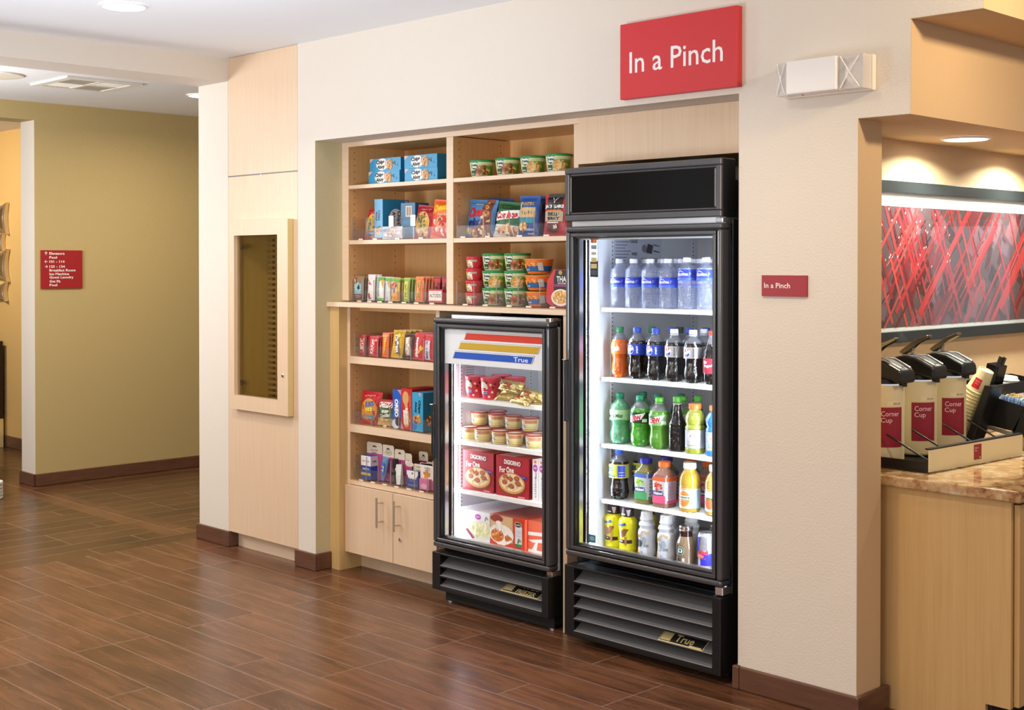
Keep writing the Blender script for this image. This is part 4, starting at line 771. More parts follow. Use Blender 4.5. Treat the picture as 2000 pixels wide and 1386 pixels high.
# ------------------------------------------------------------------ lower cabinet, bottom shelf: toiletries
z = .4475
MG, CR = P('b8488e'), P('e9e0cc')
def card(name, w, h, col, top, hole, items, prod=None):
    """hang card with a clear blister or boxed product in front"""
    q = B(); r = .008
    pts = [(0,0),(w,0),(w,h-r),(w-r,h),(r,h),(0,h-r)]
    q.prism(pts, -.0006, .0006, col); q.decor(plane_front(0,-.0006,0), [('p',[(0,top),(w,top*1.02),(w,h-r),(w-r,h),(r,h),(0,h-r)],CR)] + ([('r',w*.36,h-.022,w*.28,.005,P('3a1c10')),('e',w*.5,h-.0165,.005,.004,P('3a1c10'))] if hole else []) + items)
    o = q.build(name)
    if prod: prod(o)
    return o
def boxed(o):
    q = B(); q.box(.010,.085,-.045,-.002,.004,.118,P('2f4fa8')); q.decor(plane_front(.010,-.045,.004), [('r',0,.066,.075,.048,P('ecebf0')),('t','PAIN RELIEF',.037,.088,.055,.008,P('5a5a78')),('r',.0,.020,.075,.012,P('d8c83a')),('t','tablets',.037,.052,.05,.009,Wt)]); q.decor(plane_side(.085,-.045,.004), [('r',0,.066,.043,.048,P('d8d6e0')),('t','PM',.021,.088,.022,.01,P('5a5a78'))]); q.build('medicine_box', o)
q = card('pain_relief_card', .118, .180, MG, .125, 1, [('t','pain relief',.058,.142,.05,.009,P('6a5a60')),('t','tablets',.058,.130,.04,.008,P('6a5a60'))], boxed)
place(q, 'boxed pain relief on a cream and magenta hang card', 'medicine pack', (-1.578,.205,z))
def tubep(o):
    q = B(); M = Matrix.Translation((.030,-.022,.005)) @ Matrix.Rotation(.22,4,'Y'); q.lathe([(0,.010),(.018,.010),(.019,.016),(.075,.020,None,2),(.115,.021)], P('6a9ad0'), 18, M @ Matrix.Diagonal((1,.5,1,1))); q.decor(lambda u,v,e: (M @ Vector((u,-.011-e,v))), [('r',-.012,.03,.024,.06,P('3f74bc')),('t','A-Z',.0,.06,.03,.016,Wt,PI/2)]); q.build('lotion_tube', o)
q = card('lotion_card', .090, .175, MG, .115, 1, [('e',.048,.138,.026,.012,Bk),('e',.048,.138,.024,.0105,CR),('t','care',.048,.138,.03,.008,Bk)], tubep)
place(q, 'blue lotion tube on a cream and magenta hang card', 'toiletry pack', (-1.463,.208,z+.002))
def bot(o):
    q = B(); q.lathe([(0,.018),(.004,.020),(.055,.021),(.068,.014),(.075,.013),(.078,.016),(.115,.015),(.118,.012)], P('26262a',.2), 20, Matrix.Translation((.034,-.024,.002))); q.decor(cyl_map(.0212, .012), [('r',-.012,0,.024,.03,P('5a4a34'))], Matrix.Translation((.034,-.024,0))); q.build('black_bottle', o)
q = card('hair_care_card', .076, .162, MG, .112, 1, [], bot)
place(q, 'small black bottle on a cream and magenta hang card', 'toiletry pack', (-1.371,.210,z+.002))
def tb(o):
    q = B(); q.add([(-.024,-.003,.095),(.024,-.003,.095),(.024,.003,.095),(-.024,.003,.095),(-.013,-.012,.0),(.013,-.012,0),(.013,.010,0),(-.013,.010,0)], [(0,1,2,3),(4,7,6,5),(0,4,5,1),(1,5,6,2),(2,6,7,3),(3,7,4,0)], P('e6eae8'), Matrix.Translation((.026,-.030,.003)) @ Matrix.Rotation(-.12,4,'Y')); q.decor(lambda u,v,e: (.026+u+.004, -.0385-e+.0045*v/.05, .010+v), [('e',0,.030,.006,.026,P('1f8a4c')),('e',0,.048,.004,.008,P('7ac09a'))]); q.build('toothpaste_tube', o)
q = card('toothpaste_card', .078, .150, P('c8508c'), .095, 0, [('t','travel size',.040,.118,.04,.006,P('8a6a70')),('e',.06,.100,.03,.012,CR)], tb)
place(q, 'white and green toothpaste tube on a pink hang card', 'toothpaste pack', (-1.323,.212,z+.001), 'hanging card packs')
for k, x in enumerate((-1.268,-1.225)):
    q = card('medicine_card', .066, .155, P('a83a78'), .110, 1, [('t','travel',.034,.13,.03,.006,P('8a6a70'))]) if not k else again(q, (0,0,0))
    place(q, ('cream and magenta card just behind the toothpaste pack','cream and magenta card at the back, behind the toothpaste pack')[k], 'toiletry pack', (x,.275+k*.06,z+.002+k*.006))
q = B(); q.box(0,.082,0,.012,0,.078,P('33489a')); q.decor(plane_front(0,0,0), [('r',0,.058,.082,.020,P('eef0f4')),('e',.041,.056,.036,.014,P('eef0f4')),('p',[(.034,.070),(.048,.070),(.041,.058)],P('5a5a68')),('t','NyQuil',.040,.044,.056,.015,Wt,0,.06),('t','cold and flu',.040,.031,.04,.005,P('8ac0e8')),('r',.01,.008,.062,.006,P('6a86c8'))])
place(q.build('cold_medicine_box', bevel=.001), 'dark blue and white cold medicine packet', 'medicine pack', (-1.246,.180,z+.001))
for k in range(4):
    if k == 0: q0 = q = card('medicine_card', .068, .108, P('e8e2d4'), .002, 0, [('r',.02,.092,.028,.003,P('4a3a30')),('t','TYLENOL',.034,.078,.036,.007,P('5a4a4a')),('t','Advil',.034,.066,.03,.006,P('5a4a4a'))])
    else: q = again(q0, (0,0,0))
    place(q, 'cream medicine hang card, %s behind the dark blue packet' % ('first','second','third','last')[k], 'medicine pack', (-1.225+k*.012,.205+k*.028,z+.002+k*.003), 'cream medicine cards in a row')
def pk(o):
    q = B(); q.box(.012,.080,-.018,-.001,.002,.052,P('d878a8')); q.decor(plane_front(.012,-.018,.002), [('e',.034,.016,.024,.012,P('e8b0c8'))]); q.build('pink_box', o)
q = card('bandage_card', .090, .122, P('ece6e0'), .12, 0, [('t','Band Aid',.048,.100,.036,.008,P('a86a5a')),('t','Brand',.048,.090,.03,.007,P('a86a5a')),('blobs',.040,.070,.022,.012,10,[P('e0a02c'),P('d8882c')],.010,3),('r',.0,.0,.090,.046,P('d86aa0'))], pk)
place(q, 'white and pink hang card pack nearest the freezer', 'medicine pack', (-1.152,.185,z+.002))

# ------------------------------------------------------------------ clear acrylic trays with dividers and price tags
def tray(x0, x1, y0, y1, z, divs, label, fh=.055, dh=.108, tags=()):
    t = thing('acrylic_tray', label, 'shelf tray', (0,0,0), 0, 'clear acrylic shelf trays')
    B().box(x0,x1,y0,y1,z,z+.003,M_acryl).build('base', t); B().box(x0,x1,y0,y0+.003,z+.0032,z+fh,M_acryl).build('front_lip', t)
    for x in divs: B().box(x-.0012,x+.0012,y0+.004,y1,z+.0032,z+dh,M_acryl).box(x-.0016,x+.0016,y0+.0032,y0+.0060,z+.0034,z+dh,M_acedge).build('divider', t)
    for x in tags:
        q = B(); q.box(x,x+.032,y0-.0012,y0-.0002,z+.0005,z+.0065,P('f4ecd8')); q.build('price_tag', t)
tray(-1.668,-.946,.170,.46,1.3130,(-1.661,-1.575,-1.487,-1.40,-1.308,-1.222,-1.115,-.955),'clear acrylic tray of snack bars on the ledge counter', tags=(-1.61,-1.53,-1.45,-1.37,-1.27,-1.18,-1.07))
tray(-.898,-.16,.168,.46,1.3130,(-.886,-.772,-.628,-.492,-.362),'clear acrylic tray under the stacked bowls and cups', tags=(-.84,-.71,-.56,-.44,-.30))
tray(-1.666,-.947,.172,.46,1.6155,(-1.659,-1.548,-1.535,-1.36,-1.19,-.957),'clear acrylic tray of snack bags on left middle shelf', tags=(-1.60,-1.49,-1.32,-1.15))
tray(-.897,-.16,.172,.46,1.6155,(-.888,-.715,-.55,-.40),'clear acrylic tray of snack bags on right middle shelf', tags=(-.86,-.70,-.50,-.34))
tray(-1.612,-1.0,.145,.44,1.0478,(-1.605,-1.532,-1.426,-1.350,-1.266,-1.180,-1.09),'clear acrylic tray of candy in the lower cabinet', tags=())
tray(-1.622,-1.0,.145,.44,.7155,(-1.613,-1.470,-1.334,-1.268,-1.18),'clear acrylic tray of boxes on lower cabinet middle shelf', fh=.065, dh=.11)
tray(-1.620,-1.0,.150,.44,.4422,(-1.612,-1.520,-1.43,-1.335,-1.252,-1.16,-1.07),'clear acrylic tray of medicine and toiletries', fh=.06, dh=.12, tags=(-1.57,-1.48,-1.39,-1.30,-1.21,-1.12))
for x in (-1.365,-1.205):
    B().box(x,x+.034,.1690,.1715,1.676,1.728,P('f6f4f2')).build('tray_clip', [o for o in bpy.data.objects if o.name.startswith('acrylic_tray') and 'left middle' in o.get('label','')][0])

# ================================================================== DRINKS IN THE COOLER
def liquid(name, col, clearness=.0, rough=.06):
    return mat(name, col, rough, spec=.6, trans=clearness, coat=.5)
L_orange = liquid('orange_soda', (.62,.11,.008)); L_cola = liquid('cola', (.0035,.0012,.001)); L_mist = liquid('green_tinted_soda', (.10,.30,.16)); L_dew = liquid('yellow_green_soda', (.06,.33,.02))
L_yel = liquid('yellow_drink', (.30,.33,.045)); L_blue = liquid('blue_drink', (.03,.16,.50)); L_tea = liquid('iced_tea', (.006,.003,.002)); L_olive = liquid('green_smoothie', (.20,.18,.055)); L_pink = liquid('pink_smoothie', (.33,.16,.12)); L_oj = liquid('orange_juice', (.52,.33,.04)); L_latte = liquid('iced_coffee', (.26,.18,.11))
for m_ in (L_orange,L_cola,L_mist,L_dew,L_tea,L_yel): bump_noise(m_, 48, .010, .6, 2)
def soda(name, label, group, liq, capm, lab, items, R=.0365, H=.200, neck=M_neck, lz=(.094,.136), fill=.150, turn=.1):
    """contour soft drink bottle with petal base"""
    t = thing(name, label, 'drink bottle', (0,0,0), 0, group); k = R/.0365; s = H/.200
    pr = [(0,.020),(.003,.030),(.014,.0345),(.028,.0362),(.045,.0355),(.062,.0325),(.076,.0315),(.088,.0340),(.094,.0360),(.136,.0362),(.144,.0350),(fill,.0325)]
    up = [(fill,.0325),(.158,.0285),(.167,.0205),(.174,.0150),(.180,.0128),(.186,.0128)]
    q = B(); q.lathe([(z*s,r*k) for z,r in pr], liq, 32, petal=.16); q.lathe([(z*s,r*k) for z,r in up], neck, 32, cap=False); q.build('bottle_body', t)
    if lab:
        q = B(); z0, z1 = lz[0]*s, lz[1]*s; RL = .0369*k; q.lathe([(z0,RL-.0004),(z0,RL),(z1,RL+.0001),(z1,RL-.0004)], lab, 32, cap=False)
        q.decor(cyl_map(RL+.0001, z0, -PI/2+turn), items(z1-z0, RL), cell=.012); q.build('bottle_label', t)
    q = B(); q.lathe([(.183*s,.0148*k),(.184*s,.0156*k),(.197*s,.0154*k),(.200*s,.0142*k)], capm, 24); q.lathe([(.177*s,.0165*k),(.180*s,.0165*k)], capm if capm is not None else neck, 20); q.build('bottle_cap', t)
    return t
W_ = P('f6f6f8')
pepsi_i = lambda h, R: [('e',-.006,h*.5,.0150,h*.42,W_),('p',[(-.018,h*.62),(-.012,h*.86),(-.003,h*.88),(.005,h*.80),(-.002,h*.66),(-.010,h*.56)],P('d03a34')),('p',[(-.016,h*.30),(-.004,h*.36),(.004,h*.50),(.0075,h*.36),(.002,h*.18),(-.008,h*.12)],P('2a4aa8')),('t','pepsi',.022,h*.5,h*.62,.010,W_,PI/2,.02)]
diet_i = lambda h, R: pepsi_i(h, R)[:3]+[('t','diet pepsi',.022,h*.5,h*.72,.009,P('46464c'),PI/2,.02)]
row1 = [(.100,.0346),(.168,.0360),(.257,.0360),(.345,.0356)]
def water(name, label, group, R=.036, H=.192, lz=(.082,.120), shape=0):
    t = thing(name, label, 'water bottle', (0,0,0), 0, group); s = H/.192; k = R/.036
    pr = [(0,.024),(.003,.033),(.012,.0355)]
    z = .018; up = shape
    while z < lz[0]-.006: pr += [(z,.0350),(z+.005,.0338 if int(z*1000)%2 else .0342),(z+.010,.0355)]; z += .011
    pr += [(lz[0],.0350),(lz[1],.0350),(lz[1]+.004,.0358),(.142,.0350),(.152,.0310),(.161,.0235),(.168,.0160),(.173,.0135),(.178,.0132)]
    q = B(); q.lathe([(a*s,b_*k) for a,b_ in pr], M_water, 32); q.build('bottle_body', t)
    q = B(); z0, z1, RL = lz[0]*s, lz[1]*s, .0357*k; h = z1-z0; q.lathe([(z0,RL-.0003),(z0,RL),(z1,RL),(z1,RL-.0003)], P('2d3fb8'), 32, cap=False)
    q.decor(cyl_map(RL, z0), [('r',-.05,0,.10,h*.25,P('4a64cc')),('t','AQUAFINA',.003,h*.52,.048,h*.30,W_,0,.02),('p',[(-.015,h*.74),(-.004,h*.92),(.010,h*.74),(.009,h*.72),(-.004,h*.87),(-.014,h*.72)],W_),('t','P',.034,h*.55,.008,h*.34,P('8a9ae0'))]); q.build('bottle_label', t)
    q = B(); q.lathe([(.1755*s,.0150*k),(.177*s,.0155*k),(.189*s,.0152*k),(.192*s,.0142*k)], P('eef0f6'), 24); q.build('bottle_cap', t); return t
g = 'clear water bottles on the top cooler shelf'
wa = water('water_bottle', 'clear water bottle, leftmost of the front row', g); wa.location = (.100,.150,1.3262)
for i, (x, nm) in enumerate(((.176,'second from the left'),(.260,'third from the left'),(.347,'fourth from the left'))): dup(wa, (x,.150,1.3262), 'clear water bottle, %s in the front row' % nm)
wb = water('water_bottle', 'taller clear water bottle with higher label, left of the two at the right', g, .0366, .197, (.108,.148)); wb.location = (.438,.150,1.3262)
dup(wb, (.527,.150,1.3262), 'taller clear water bottle with higher label beside the door frame')
for i, x in enumerate((.100,.176,.260,.347)): dup(wa, (x+.002,.232,1.3262), 'clear water bottle in second row, %s' % ('behind the leftmost one','behind the second one','behind the third one','behind the fourth one')[i])
for i, x in enumerate((.438,.527)): dup(wa, (x,.234,1.3262), 'clear water bottle in second row, behind the %s tall one' % ('left','right')[i])
for i, x in enumerate((.10,.18,.262,.35,.438)): dup(wa, (x,.312,1.3262), 'clear water bottle in the third row of the top shelf', group='water bottles in the third row')
g = 'soft drink bottles on the second cooler shelf'
z = 1.0502
CG, CB, CW, CGr = P('1f7a46'), P('2f4fc0'), P('dfe3ee'), P('26342a')
so = soda('soda_bottle', 'orange soda bottle with green cap', g, L_orange, CG, P('ec7a2c'), lambda h,R: [('t','Crush',-.004,h*.52,.044,h*.56,W_,.16,.05)], R=.0345); so.location = (.103,.150,z)
pe = soda('soda_bottle', 'cola bottle with blue label, beside the orange soda', g, L_cola, CB, P('2846b8'), pepsi_i); pe.location = (.191,.150,z)
dup(pe, (.285,.150,z), 'cola bottle with blue label, second from the orange soda')
di = soda('soda_bottle', 'diet cola bottle with silver label, beside the blue labelled pair', g, L_cola, CW, mat('silver_label', (.42,.40,.40), .3, .75), diet_i); di.location = (.376,.150,z)
dup(di, (.468,.148,z), 'diet cola bottle with silver label, beside the red labelled bottle')
dp = thing('soda_bottle', 'dark soda bottle with red label at the door frame', 'drink bottle', (.556,.150,z), 0, g)
q = B(); q.lathe([(0,.020),(.003,.030),(.014,.0345),(.04,.0350),(.09,.0348),(.105,.0345),(.125,.031),(.150,.021)], L_cola, 32, petal=.16).lathe([(.150,.021),(.172,.0145),(.186,.0128)], M_neck, 32, cap=False); q.build('bottle_body', dp)
q = B(); q.lathe([(.042,.0350),(.042,.0354),(.098,.0354),(.098,.0350)], P('a82438'), 32, cap=False); q.decor(cyl_map(.0354,.042), [('t','Dr',-.006,.042,.016,.012,W_,.1,.04),('t','Pepper',.006,.028,.034,.013,W_,.1,.04)]); q.build('bottle_label', dp)
B().lathe([(.183,.0148),(.197,.0154),(.200,.0142)], P('d0402c'), 24).build('bottle_cap', dp)
gc = soda('soda_bottle', 'cola bottle with dark green cap behind the blue labelled bottle', g, L_cola, CG, P('3a2a24'), lambda h,R: []); gc.location = (.196,.236,z)
rb = soda('soda_bottle', 'root beer bottle with near black cap behind the front row', g, L_cola, CGr, P('5a2018'), lambda h,R: []); rb.location = (.285,.300,z)
dup(pe, (.300,.232,z), 'cola bottle with blue cap behind the front blue labelled pair')
dup(pe, (.385,.236,z), 'cola bottle with blue cap behind the first silver label')
dup(pe, (.400,.318,z), 'cola bottle with blue cap in the third row'); dup(di, (.455,.232,z), 'diet cola bottle with white cap behind the silver labels'); dup(di, (.545,.236,z), 'diet cola bottle with white cap behind the red labelled bottle')
dup(pe, (.490,.318,z), 'cola bottle with blue cap at the right of the third row')
g = 'bottles on the third cooler shelf'
z = .7862
mi = soda('soda_bottle', 'pale green lemon soda bottle with teal cap', g, L_mist, P('1f8a66'), P('b8dcae'), lambda h,R: [('t','Sierra Mist',.000,h*.45,.074,h*.36,P('2c5a44'),0,.03),('e',-.006,h*.84,.010,h*.12,P('e8cc5a')),('r',-.05,0,.1,h*.10,P('5aa86a'))], R=.0415, neck=L_mist); mi.location = (.096,.158,z)
de_i = lambda h, R: [('p',[(-.036,h*.05),(-.036,h*.62),(.034,h*.98),(.016,h*.36)],W_),('t','DEW',-.006,h*.46,.046,h*.46,P('c8283c'),.16,.06),('t','Mtn',-.020,h*.74,.024,h*.26,P('20402c'),.12,.04),('r',.02,h*.1,.02,h*.3,P('e8f0e0'))]
de = soda('soda_bottle', 'bright green soda bottle with teal cap and jagged label', g, L_dew, P('1f8a66'), P('143a1c'), de_i, R=.0405, H=.198, turn=.35); de.location = (.205,.155,z)
d2 = soda('soda_bottle', 'yellow green soda bottle with lime cap and jagged label', g, liquid('lime_soda', (.10,.30,.03)), P('5fbf2e'), P('7fae6a'), de_i, R=.0410, H=.197, turn=.35); d2.location = (.303,.152,z)
dk = thing('glass_bottle', 'slim dark glass tea bottle with green cap', 'drink bottle', (.391,.150,z), 0, g)
q = B(); q.lathe([(0,.030),(.004,.0335),(.095,.0335),(.102,.034),(.108,.031),(.125,.024),(.150,.018),(.172,.0150),(.178,.0148)], L_tea, 30); q.build('bottle_body', dk)
q = B(); q.lathe([(.178,.0165),(.182,.0165)], P('c9a8a0'), 24); q.build('neck_ring', dk); B().lathe([(.184,.0150),(.186,.0165),(.204,.0165),(.207,.0150)], P('4a9a2c'), 24).build('bottle_cap', dk)
def sport(label, liq, capc, lab, items):
    t = thing('sports_drink', label, 'drink bottle', (0,0,0), 0, g)
    q = B(); q.lathe([(0,.034),(.004,.038),(.018,.0385),(.020,.037),(.092,.037),(.095,.0385),(.100,.0375),(.108,.0335),(.114,.036),(.128,.0385),(.142,.036),(.155,.029),(.163,.022),(.168,.021)], liq, 32); q.build('bottle_body', t)
    q = B(); q.lathe([(.022,.0370),(.022,.0376),(.090,.0376),(.090,.0370)], lab, 32, cap=False); q.decor(cyl_map(.0376,.022,-PI/2+.35), items); q.build('bottle_label', t)
    B().lathe([(.166,.0228),(.168,.0242),(.184,.0242),(.187,.0225)], capc, 26).build('bottle_cap', t); return t
gi = [('e',-.008,.044,.014,.016,P('e8eaf0')),('e',-.008,.044,.012,.014,P('c4c8d4')),('t','G',-.008,.044,.014,.020,W_,0,.06),('p',[(-.012,.038),(-.006,.042),(-.002,.054),(-.008,.048)],P('d8582c')),('r',.016,.02,.012,.034,P('a8b09a')),('r',-.02,.008,.03,.005,P('a8a85a'))]
sy = sport('yellow sports drink with orange cap and pale label', L_yel, P('ee7a3c'), P('b9bcc8'), gi); sy.location = (.476,.150,z)
sb = sport('blue sports drink with orange cap at the door frame', L_blue, P('ee7a3c'), P('9ab4d8'), gi); sb.location = (.572,.150,z)
dup(mi, (.135,.252,z), 'green soda bottle with teal cap behind the pale green one'); dup(de, (.222,.242,z), 'green soda bottle with teal cap behind the front row')
dup(de, (.275,.32,z), 'green soda bottle with teal cap in the third row'); dup(d2, (.340,.250,z), 'yellow green soda bottle hidden behind the lime capped one')
dup(dk, (.432,.226,z), 'dark tea bottle with green cap behind the yellow drink'); dup(dk, (.470,.290,z), 'dark tea bottle with green cap farther back at the right')
g = 'bottles on the fourth cooler shelf'
z = .5662
te = soda('tea_bottle', 'dark iced tea bottle with blue cap and yellow banded label', g, L_tea, P('2f58c8'), P('dccf5a'), lambda h,R: [('r',-.06,h*.10,.12,h*.80,P('b9c84a')),('t','BRISK',-.018,h*.60,.040,h*.40,P('1c4a78'),.1,.06),('e',-.006,h*.36,.020,h*.12,P('f0d83a')),('p',[(-.036,h*.1),(-.02,h*.34),(.012,h*.1)],P('20508a')),('r',.020,h*.08,.030,h*.84,P('3a4ab8')),('r',.024,h*.2,.022,h*.05,P('c8d0f0')),('r',.024,h*.4,.022,h*.05,P('c8d0f0'))], R=.0405, lz=(.086,.140)); te.location = (.097,.152,z)
dup(te, (.140,.245,z), 'dark iced tea bottle behind the front one')
def smoothie(label, liq, capc, band, base, items):
    t = thing('smoothie_bottle', label, 'drink bottle', (0,0,0), 0, g)
    q = B(); q.lathe([(0,.032,None,7),(.003,.0345,None,7),(.016,.0350,None,7),(.116,.0350,None,7),(.126,.0335,None,5),(.140,.025,None,3),(.150,.0205,None,2),(.158,.020,None,2)], liq, 40); q.build('bottle_body', t)
    q = B(); Rl = .0353; pr = [(.018,Rl,None,7),(.118,Rl,None,7)]; q.lathe(pr, P('cfd4d8'), 40, cap=False)
    S = plane_front(-.031,-Rl,.018); q.decor(S, [('r',0,.084,.062,.016,band),('r',0,0,.062,.030,base)]+items); q.decor(plane_side(Rl,-.031,.018), [('r',0,.084,.062,.016,band),('r',0,0,.062,.012,base)]+[('r',.006+.018*(k%3),.018+.013*(k//3),.014,.008,P('8f96a0' if base != P('e85a8a') else 'd8a8c8')) for k in range(15)]); q.build('bottle_label', t)
    B().lathe([(.154,.0225),(.156,.0240),(.172,.0240),(.175,.0225)], capc, 26).build('bottle_cap', t); return t
nk = lambda c: [('p',[(.002,.028),(.002,.046),(.052,.048),(.054,.030)],P('2c2a7a')),('t','Naked',.028,.038,.042,.012,W_,.05,.04)]+[('blobs',.028,.064,.020,.013,16,c,.006,4)]
ns = smoothie('square green smoothie bottle with blue cap', L_olive, P('2c2ca0'), P('3f5aa8'), P('3f9a5a'), nk([P('8fbf3c'),P('c8d85a'),P('5f9a2c')])); ns.location = (.232,.158,z)
np_ = smoothie('square pink smoothie bottle with orange cap', L_pink, P('ee7428'), P('e0622c'), P('e85a8a'), nk([P('d8402c'),P('f08a5a'),P('c82838')])); np_.location = (.330,.150,z-.002)
dup(ns, (.262,.248,z), 'green smoothie bottle with blue cap behind the square green one'); dup(np_, (.385,.240,z), 'smoothie bottle with orange cap behind the pink one'); dup(np_, (.455,.262,z), 'smoothie bottle with orange cap behind the white capped juice')
def juice(label, liq, capc, items):
    t = thing('juice_bottle', label, 'drink bottle', (0,0,0), 0, g)
    q = B(); q.lathe([(0,.035),(.004,.039),(.014,.0395),(.092,.0395),(.096,.0405),(.100,.0395),(.106,.0405),(.112,.040),(.128,.0385),(.144,.032),(.156,.023),(.164,.0215)], liq, 32); q.build('bottle_body', t)
    q = B(); q.lathe([(.016,.0395),(.016,.0400),(.091,.0400),(.091,.0395)], P('d8e6ec'), 32, cap=False); q.decor(cyl_map(.0400,.016,-PI/2+.2), items); q.build('bottle_label', t)
    B().lathe([(.162,.0235),(.164,.0250),(.182,.0250),(.185,.0235)], capc, 26).build('bottle_cap', t); return t
tr = juice('yellow orange juice bottle with white cap', L_oj, P('eef0f0'), [('e',-.008,.036,.026,.030,P('ec8a34')),('r',-.036,.034,.052,.014,P('f2ece0')),('t','Tropicana',-.010,.041,.054,.012,P('2c7a3c'),0,.04),('r',-.026,.026,.034,.007,P('e86a4a')),('t','orange juice',-.009,.0295,.03,.005,W_),('r',-.04,.070,.08,.004,P('e0a090')),('r',.022,.002,.03,.068,P('a8c8e0'))]); tr.location = (.452,.150,z-.003)
g2 = juice('red grapefruit juice bottle with white cap at the door frame', liquid('amber_juice', (.45,.26,.06)), P('eef0f0'), [('e',-.008,.030,.022,.022,P('e8643a')),('t','grape',-.010,.045,.036,.012,P('2c7a3c'),0,.04)]); g2.location = (.572,.150,z)
g = 'bottles and cans on the cooler floor'
z = .3665
def milk(label):
    t = thing('milk_drink', label, 'drink bottle', (0,0,0), 0, g); Y, Br = P('dfd820', .3), P('3a1c14')
    q = B(); mp_ = [(0,.030),(.004,.0335),(.014,.0350),(.022,.0335),(.032,.0340),(.060,.0320),(.075,.0325),(.095,.0365),(.115,.0370),(.128,.0330),(.136,.0245),(.140,.0225)]; q.lathe(mp_, Y, 32); S = prof_map(mp_)
    q.decor(S, [('r',-.045,.036,.09,.014,Br),('t','Chocolate',-.016,.045,.034,.0055,W_,0,.03),('e',-.014,.072,.012,.018,P('c08a7a')),('p',[(-.002,.060),(.014,.064),(.020,.078),(.030,.092),(.010,.094),(-.004,.082)],P('8a5a30')),('p',[(.012,.030),(.020,.030),(.022,.062),(.010,.060)],P('a87a50'))])
    q.decor(S, [('t','Nesquik',-.002,.108,.046,.016,P('2c4aa8'),.16,.05)]); q.build('bottle_body', t)
    q = B(); q.lathe([(.138,.0235),(.141,.0250),(.170,.0240),(.174,.0225)], Br, 28); q.lathe([(.1741,.0),(.1744,.0215)], P('3a2ca0'), 24, cap=False); q.decor(cyl_map(.0248,.141), [('t','chocolate',-.008,.008,.030,.006,W_,0,.05),('p',[(.010,.026),(.028,.026),(.022,.002),(.016,.002)],P('c8cadc'))]); q.build('bottle_cap', t); return t
n1 = milk('yellow chocolate milk bottle, left one of the front pair'); n1.location = (.053+.018,.150,z)
dup(n1, (.152,.142,z), 'yellow chocolate milk bottle, right one of the front pair'); dup(n1, (.180,.235,z), 'yellow chocolate milk bottle standing behind the front pair')
def shake(label, band):
    t = thing('milk_drink', label, 'drink bottle', (0,0,0), 0, g); q = B(); Wp = P('d6dae2', .28)
    prf = [(0,.031),(.003,.034),(.020,.0350),(.040,.0330),(.052,.0320),(.066,.0335),(.084,.0350),(.098,.0330),(.104,.0270),(.110,.0280),(.118,.0320),(.126,.0300),(.134,.0225),(.140,.0205)]
    q.lathe(prf, Wp, 32); S = prof_map(prf)
    q.decor(S, [('p',[(-.034,.070),(-.024,.086),(-.002,.080),(-.006,.070)],P('d89a34')),('t','Milk',-.018,.077,.024,.008,P('a8702c'),.1,.05),('e',-.010,.048,.015,.016,P('9aa0ac')),('e',-.010,.048,.012,.013,band),('p',[(-.036,.002),(-.036,.024),(-.020,.028),(-.006,.004)],P('e89a2c')),('t','2',.002,.012,.010,.014,P('6a6ab0')),('r',.010,.036,.020,.010,P('8a90a0'))])
    q.decor(S, [('e',-.012,.120,.013,.006,P('e8eef2')),('p',[(-.018,.114),(-.004,.116),(-.002,.122),(-.010,.124)],P('1f5a5a')),('r',-.03,.006,.055,.002,P('8a8aa0')),('e',.012,.060,.010,.016,P('a8acb8')),('blobs',.0,.09,.03,.008,8,[P('aab0bc'),P('e0b060')],.005,3)]); q.build('bottle_body', t)
    B().lathe([(.138,.0265),(.143,.0265),(.1432,.0240),(.148,.0235),(.166,.0225),(.169,.0205)], P('eceef2'), 28).build('bottle_cap', t); return t
s1 = shake('silvery white milk bottle with a dark round spot', P('20242c')); s1.location = (.246,.146,z)
s2 = shake('silvery white milk bottle with a pale grey swirl', P('b4b8c2')); s2.location = (.345,.142,z)
dup(s2, (.283,.240,z), 'silvery white milk bottle behind the dark spotted one'); dup(s2, (.392,.238,z), 'silvery white milk bottle behind the pale swirl one')
cf = thing('coffee_bottle', 'small glass iced coffee bottle with green round emblem', 'drink bottle', (.443,.138,z), 0, g)
q = B(); q.lathe([(0,.030),(.004,.0350),(.060,.0360),(.080,.0350),(.095,.0290),(.104,.0250)], L_latte, 32).lathe([(.104,.0250),(.112,.0245),(.124,.0250)], P('3a1a14',.15), 32, cap=False)
q.decor(cyl_map(.0358,0,-PI/2+.25), [('e',-.008,.052,.0150,.0150,W_),('e',-.008,.052,.0140,.0140,P('1f5a48')),('e',-.008,.052,.0095,.0095,W_),('e',-.008,.054,.0045,.0055,P('1f5a48')),('p',[(-.018,.042),(-.008,.047),(.002,.042),(-.008,.040)],P('1f5a48')),('e',-.030,.060,.007,.016,P('3a2418')),('p',[(-.034,.006),(-.034,.038),(-.022,.034),(-.004,.008)],P('2c1a14')),('r',.000,.012,.010,.014,P('d8d4d8'))]); q.build('bottle_body', cf)
B().lathe([(.124,.0270),(.128,.0275),(.130,.0265),(.139,.0270),(.143,.0255),(.1425,.0)], M_chrome, 28).build('bottle_cap', cf)
dup(cf, (.515,.235,z), 'small glass iced coffee bottle behind the blue can')
cn = thing('energy_drink_can', 'blue and silver energy drink can at the door frame', 'drink can', (.538,.140,z), 0, g)
Sl = mat('can_silver', (.62,.64,.70), .25, .8); q = B(); q.lathe([(0,.024),(.003,.0285),(.010,.0330),(.118,.0330),(.126,.0290),(.128,.0300),(.131,.0295),(.129,.0265)], Sl, 32); q.lathe([(.1265,.0),(.1265,.0268)], Sl, 28, cap=False)
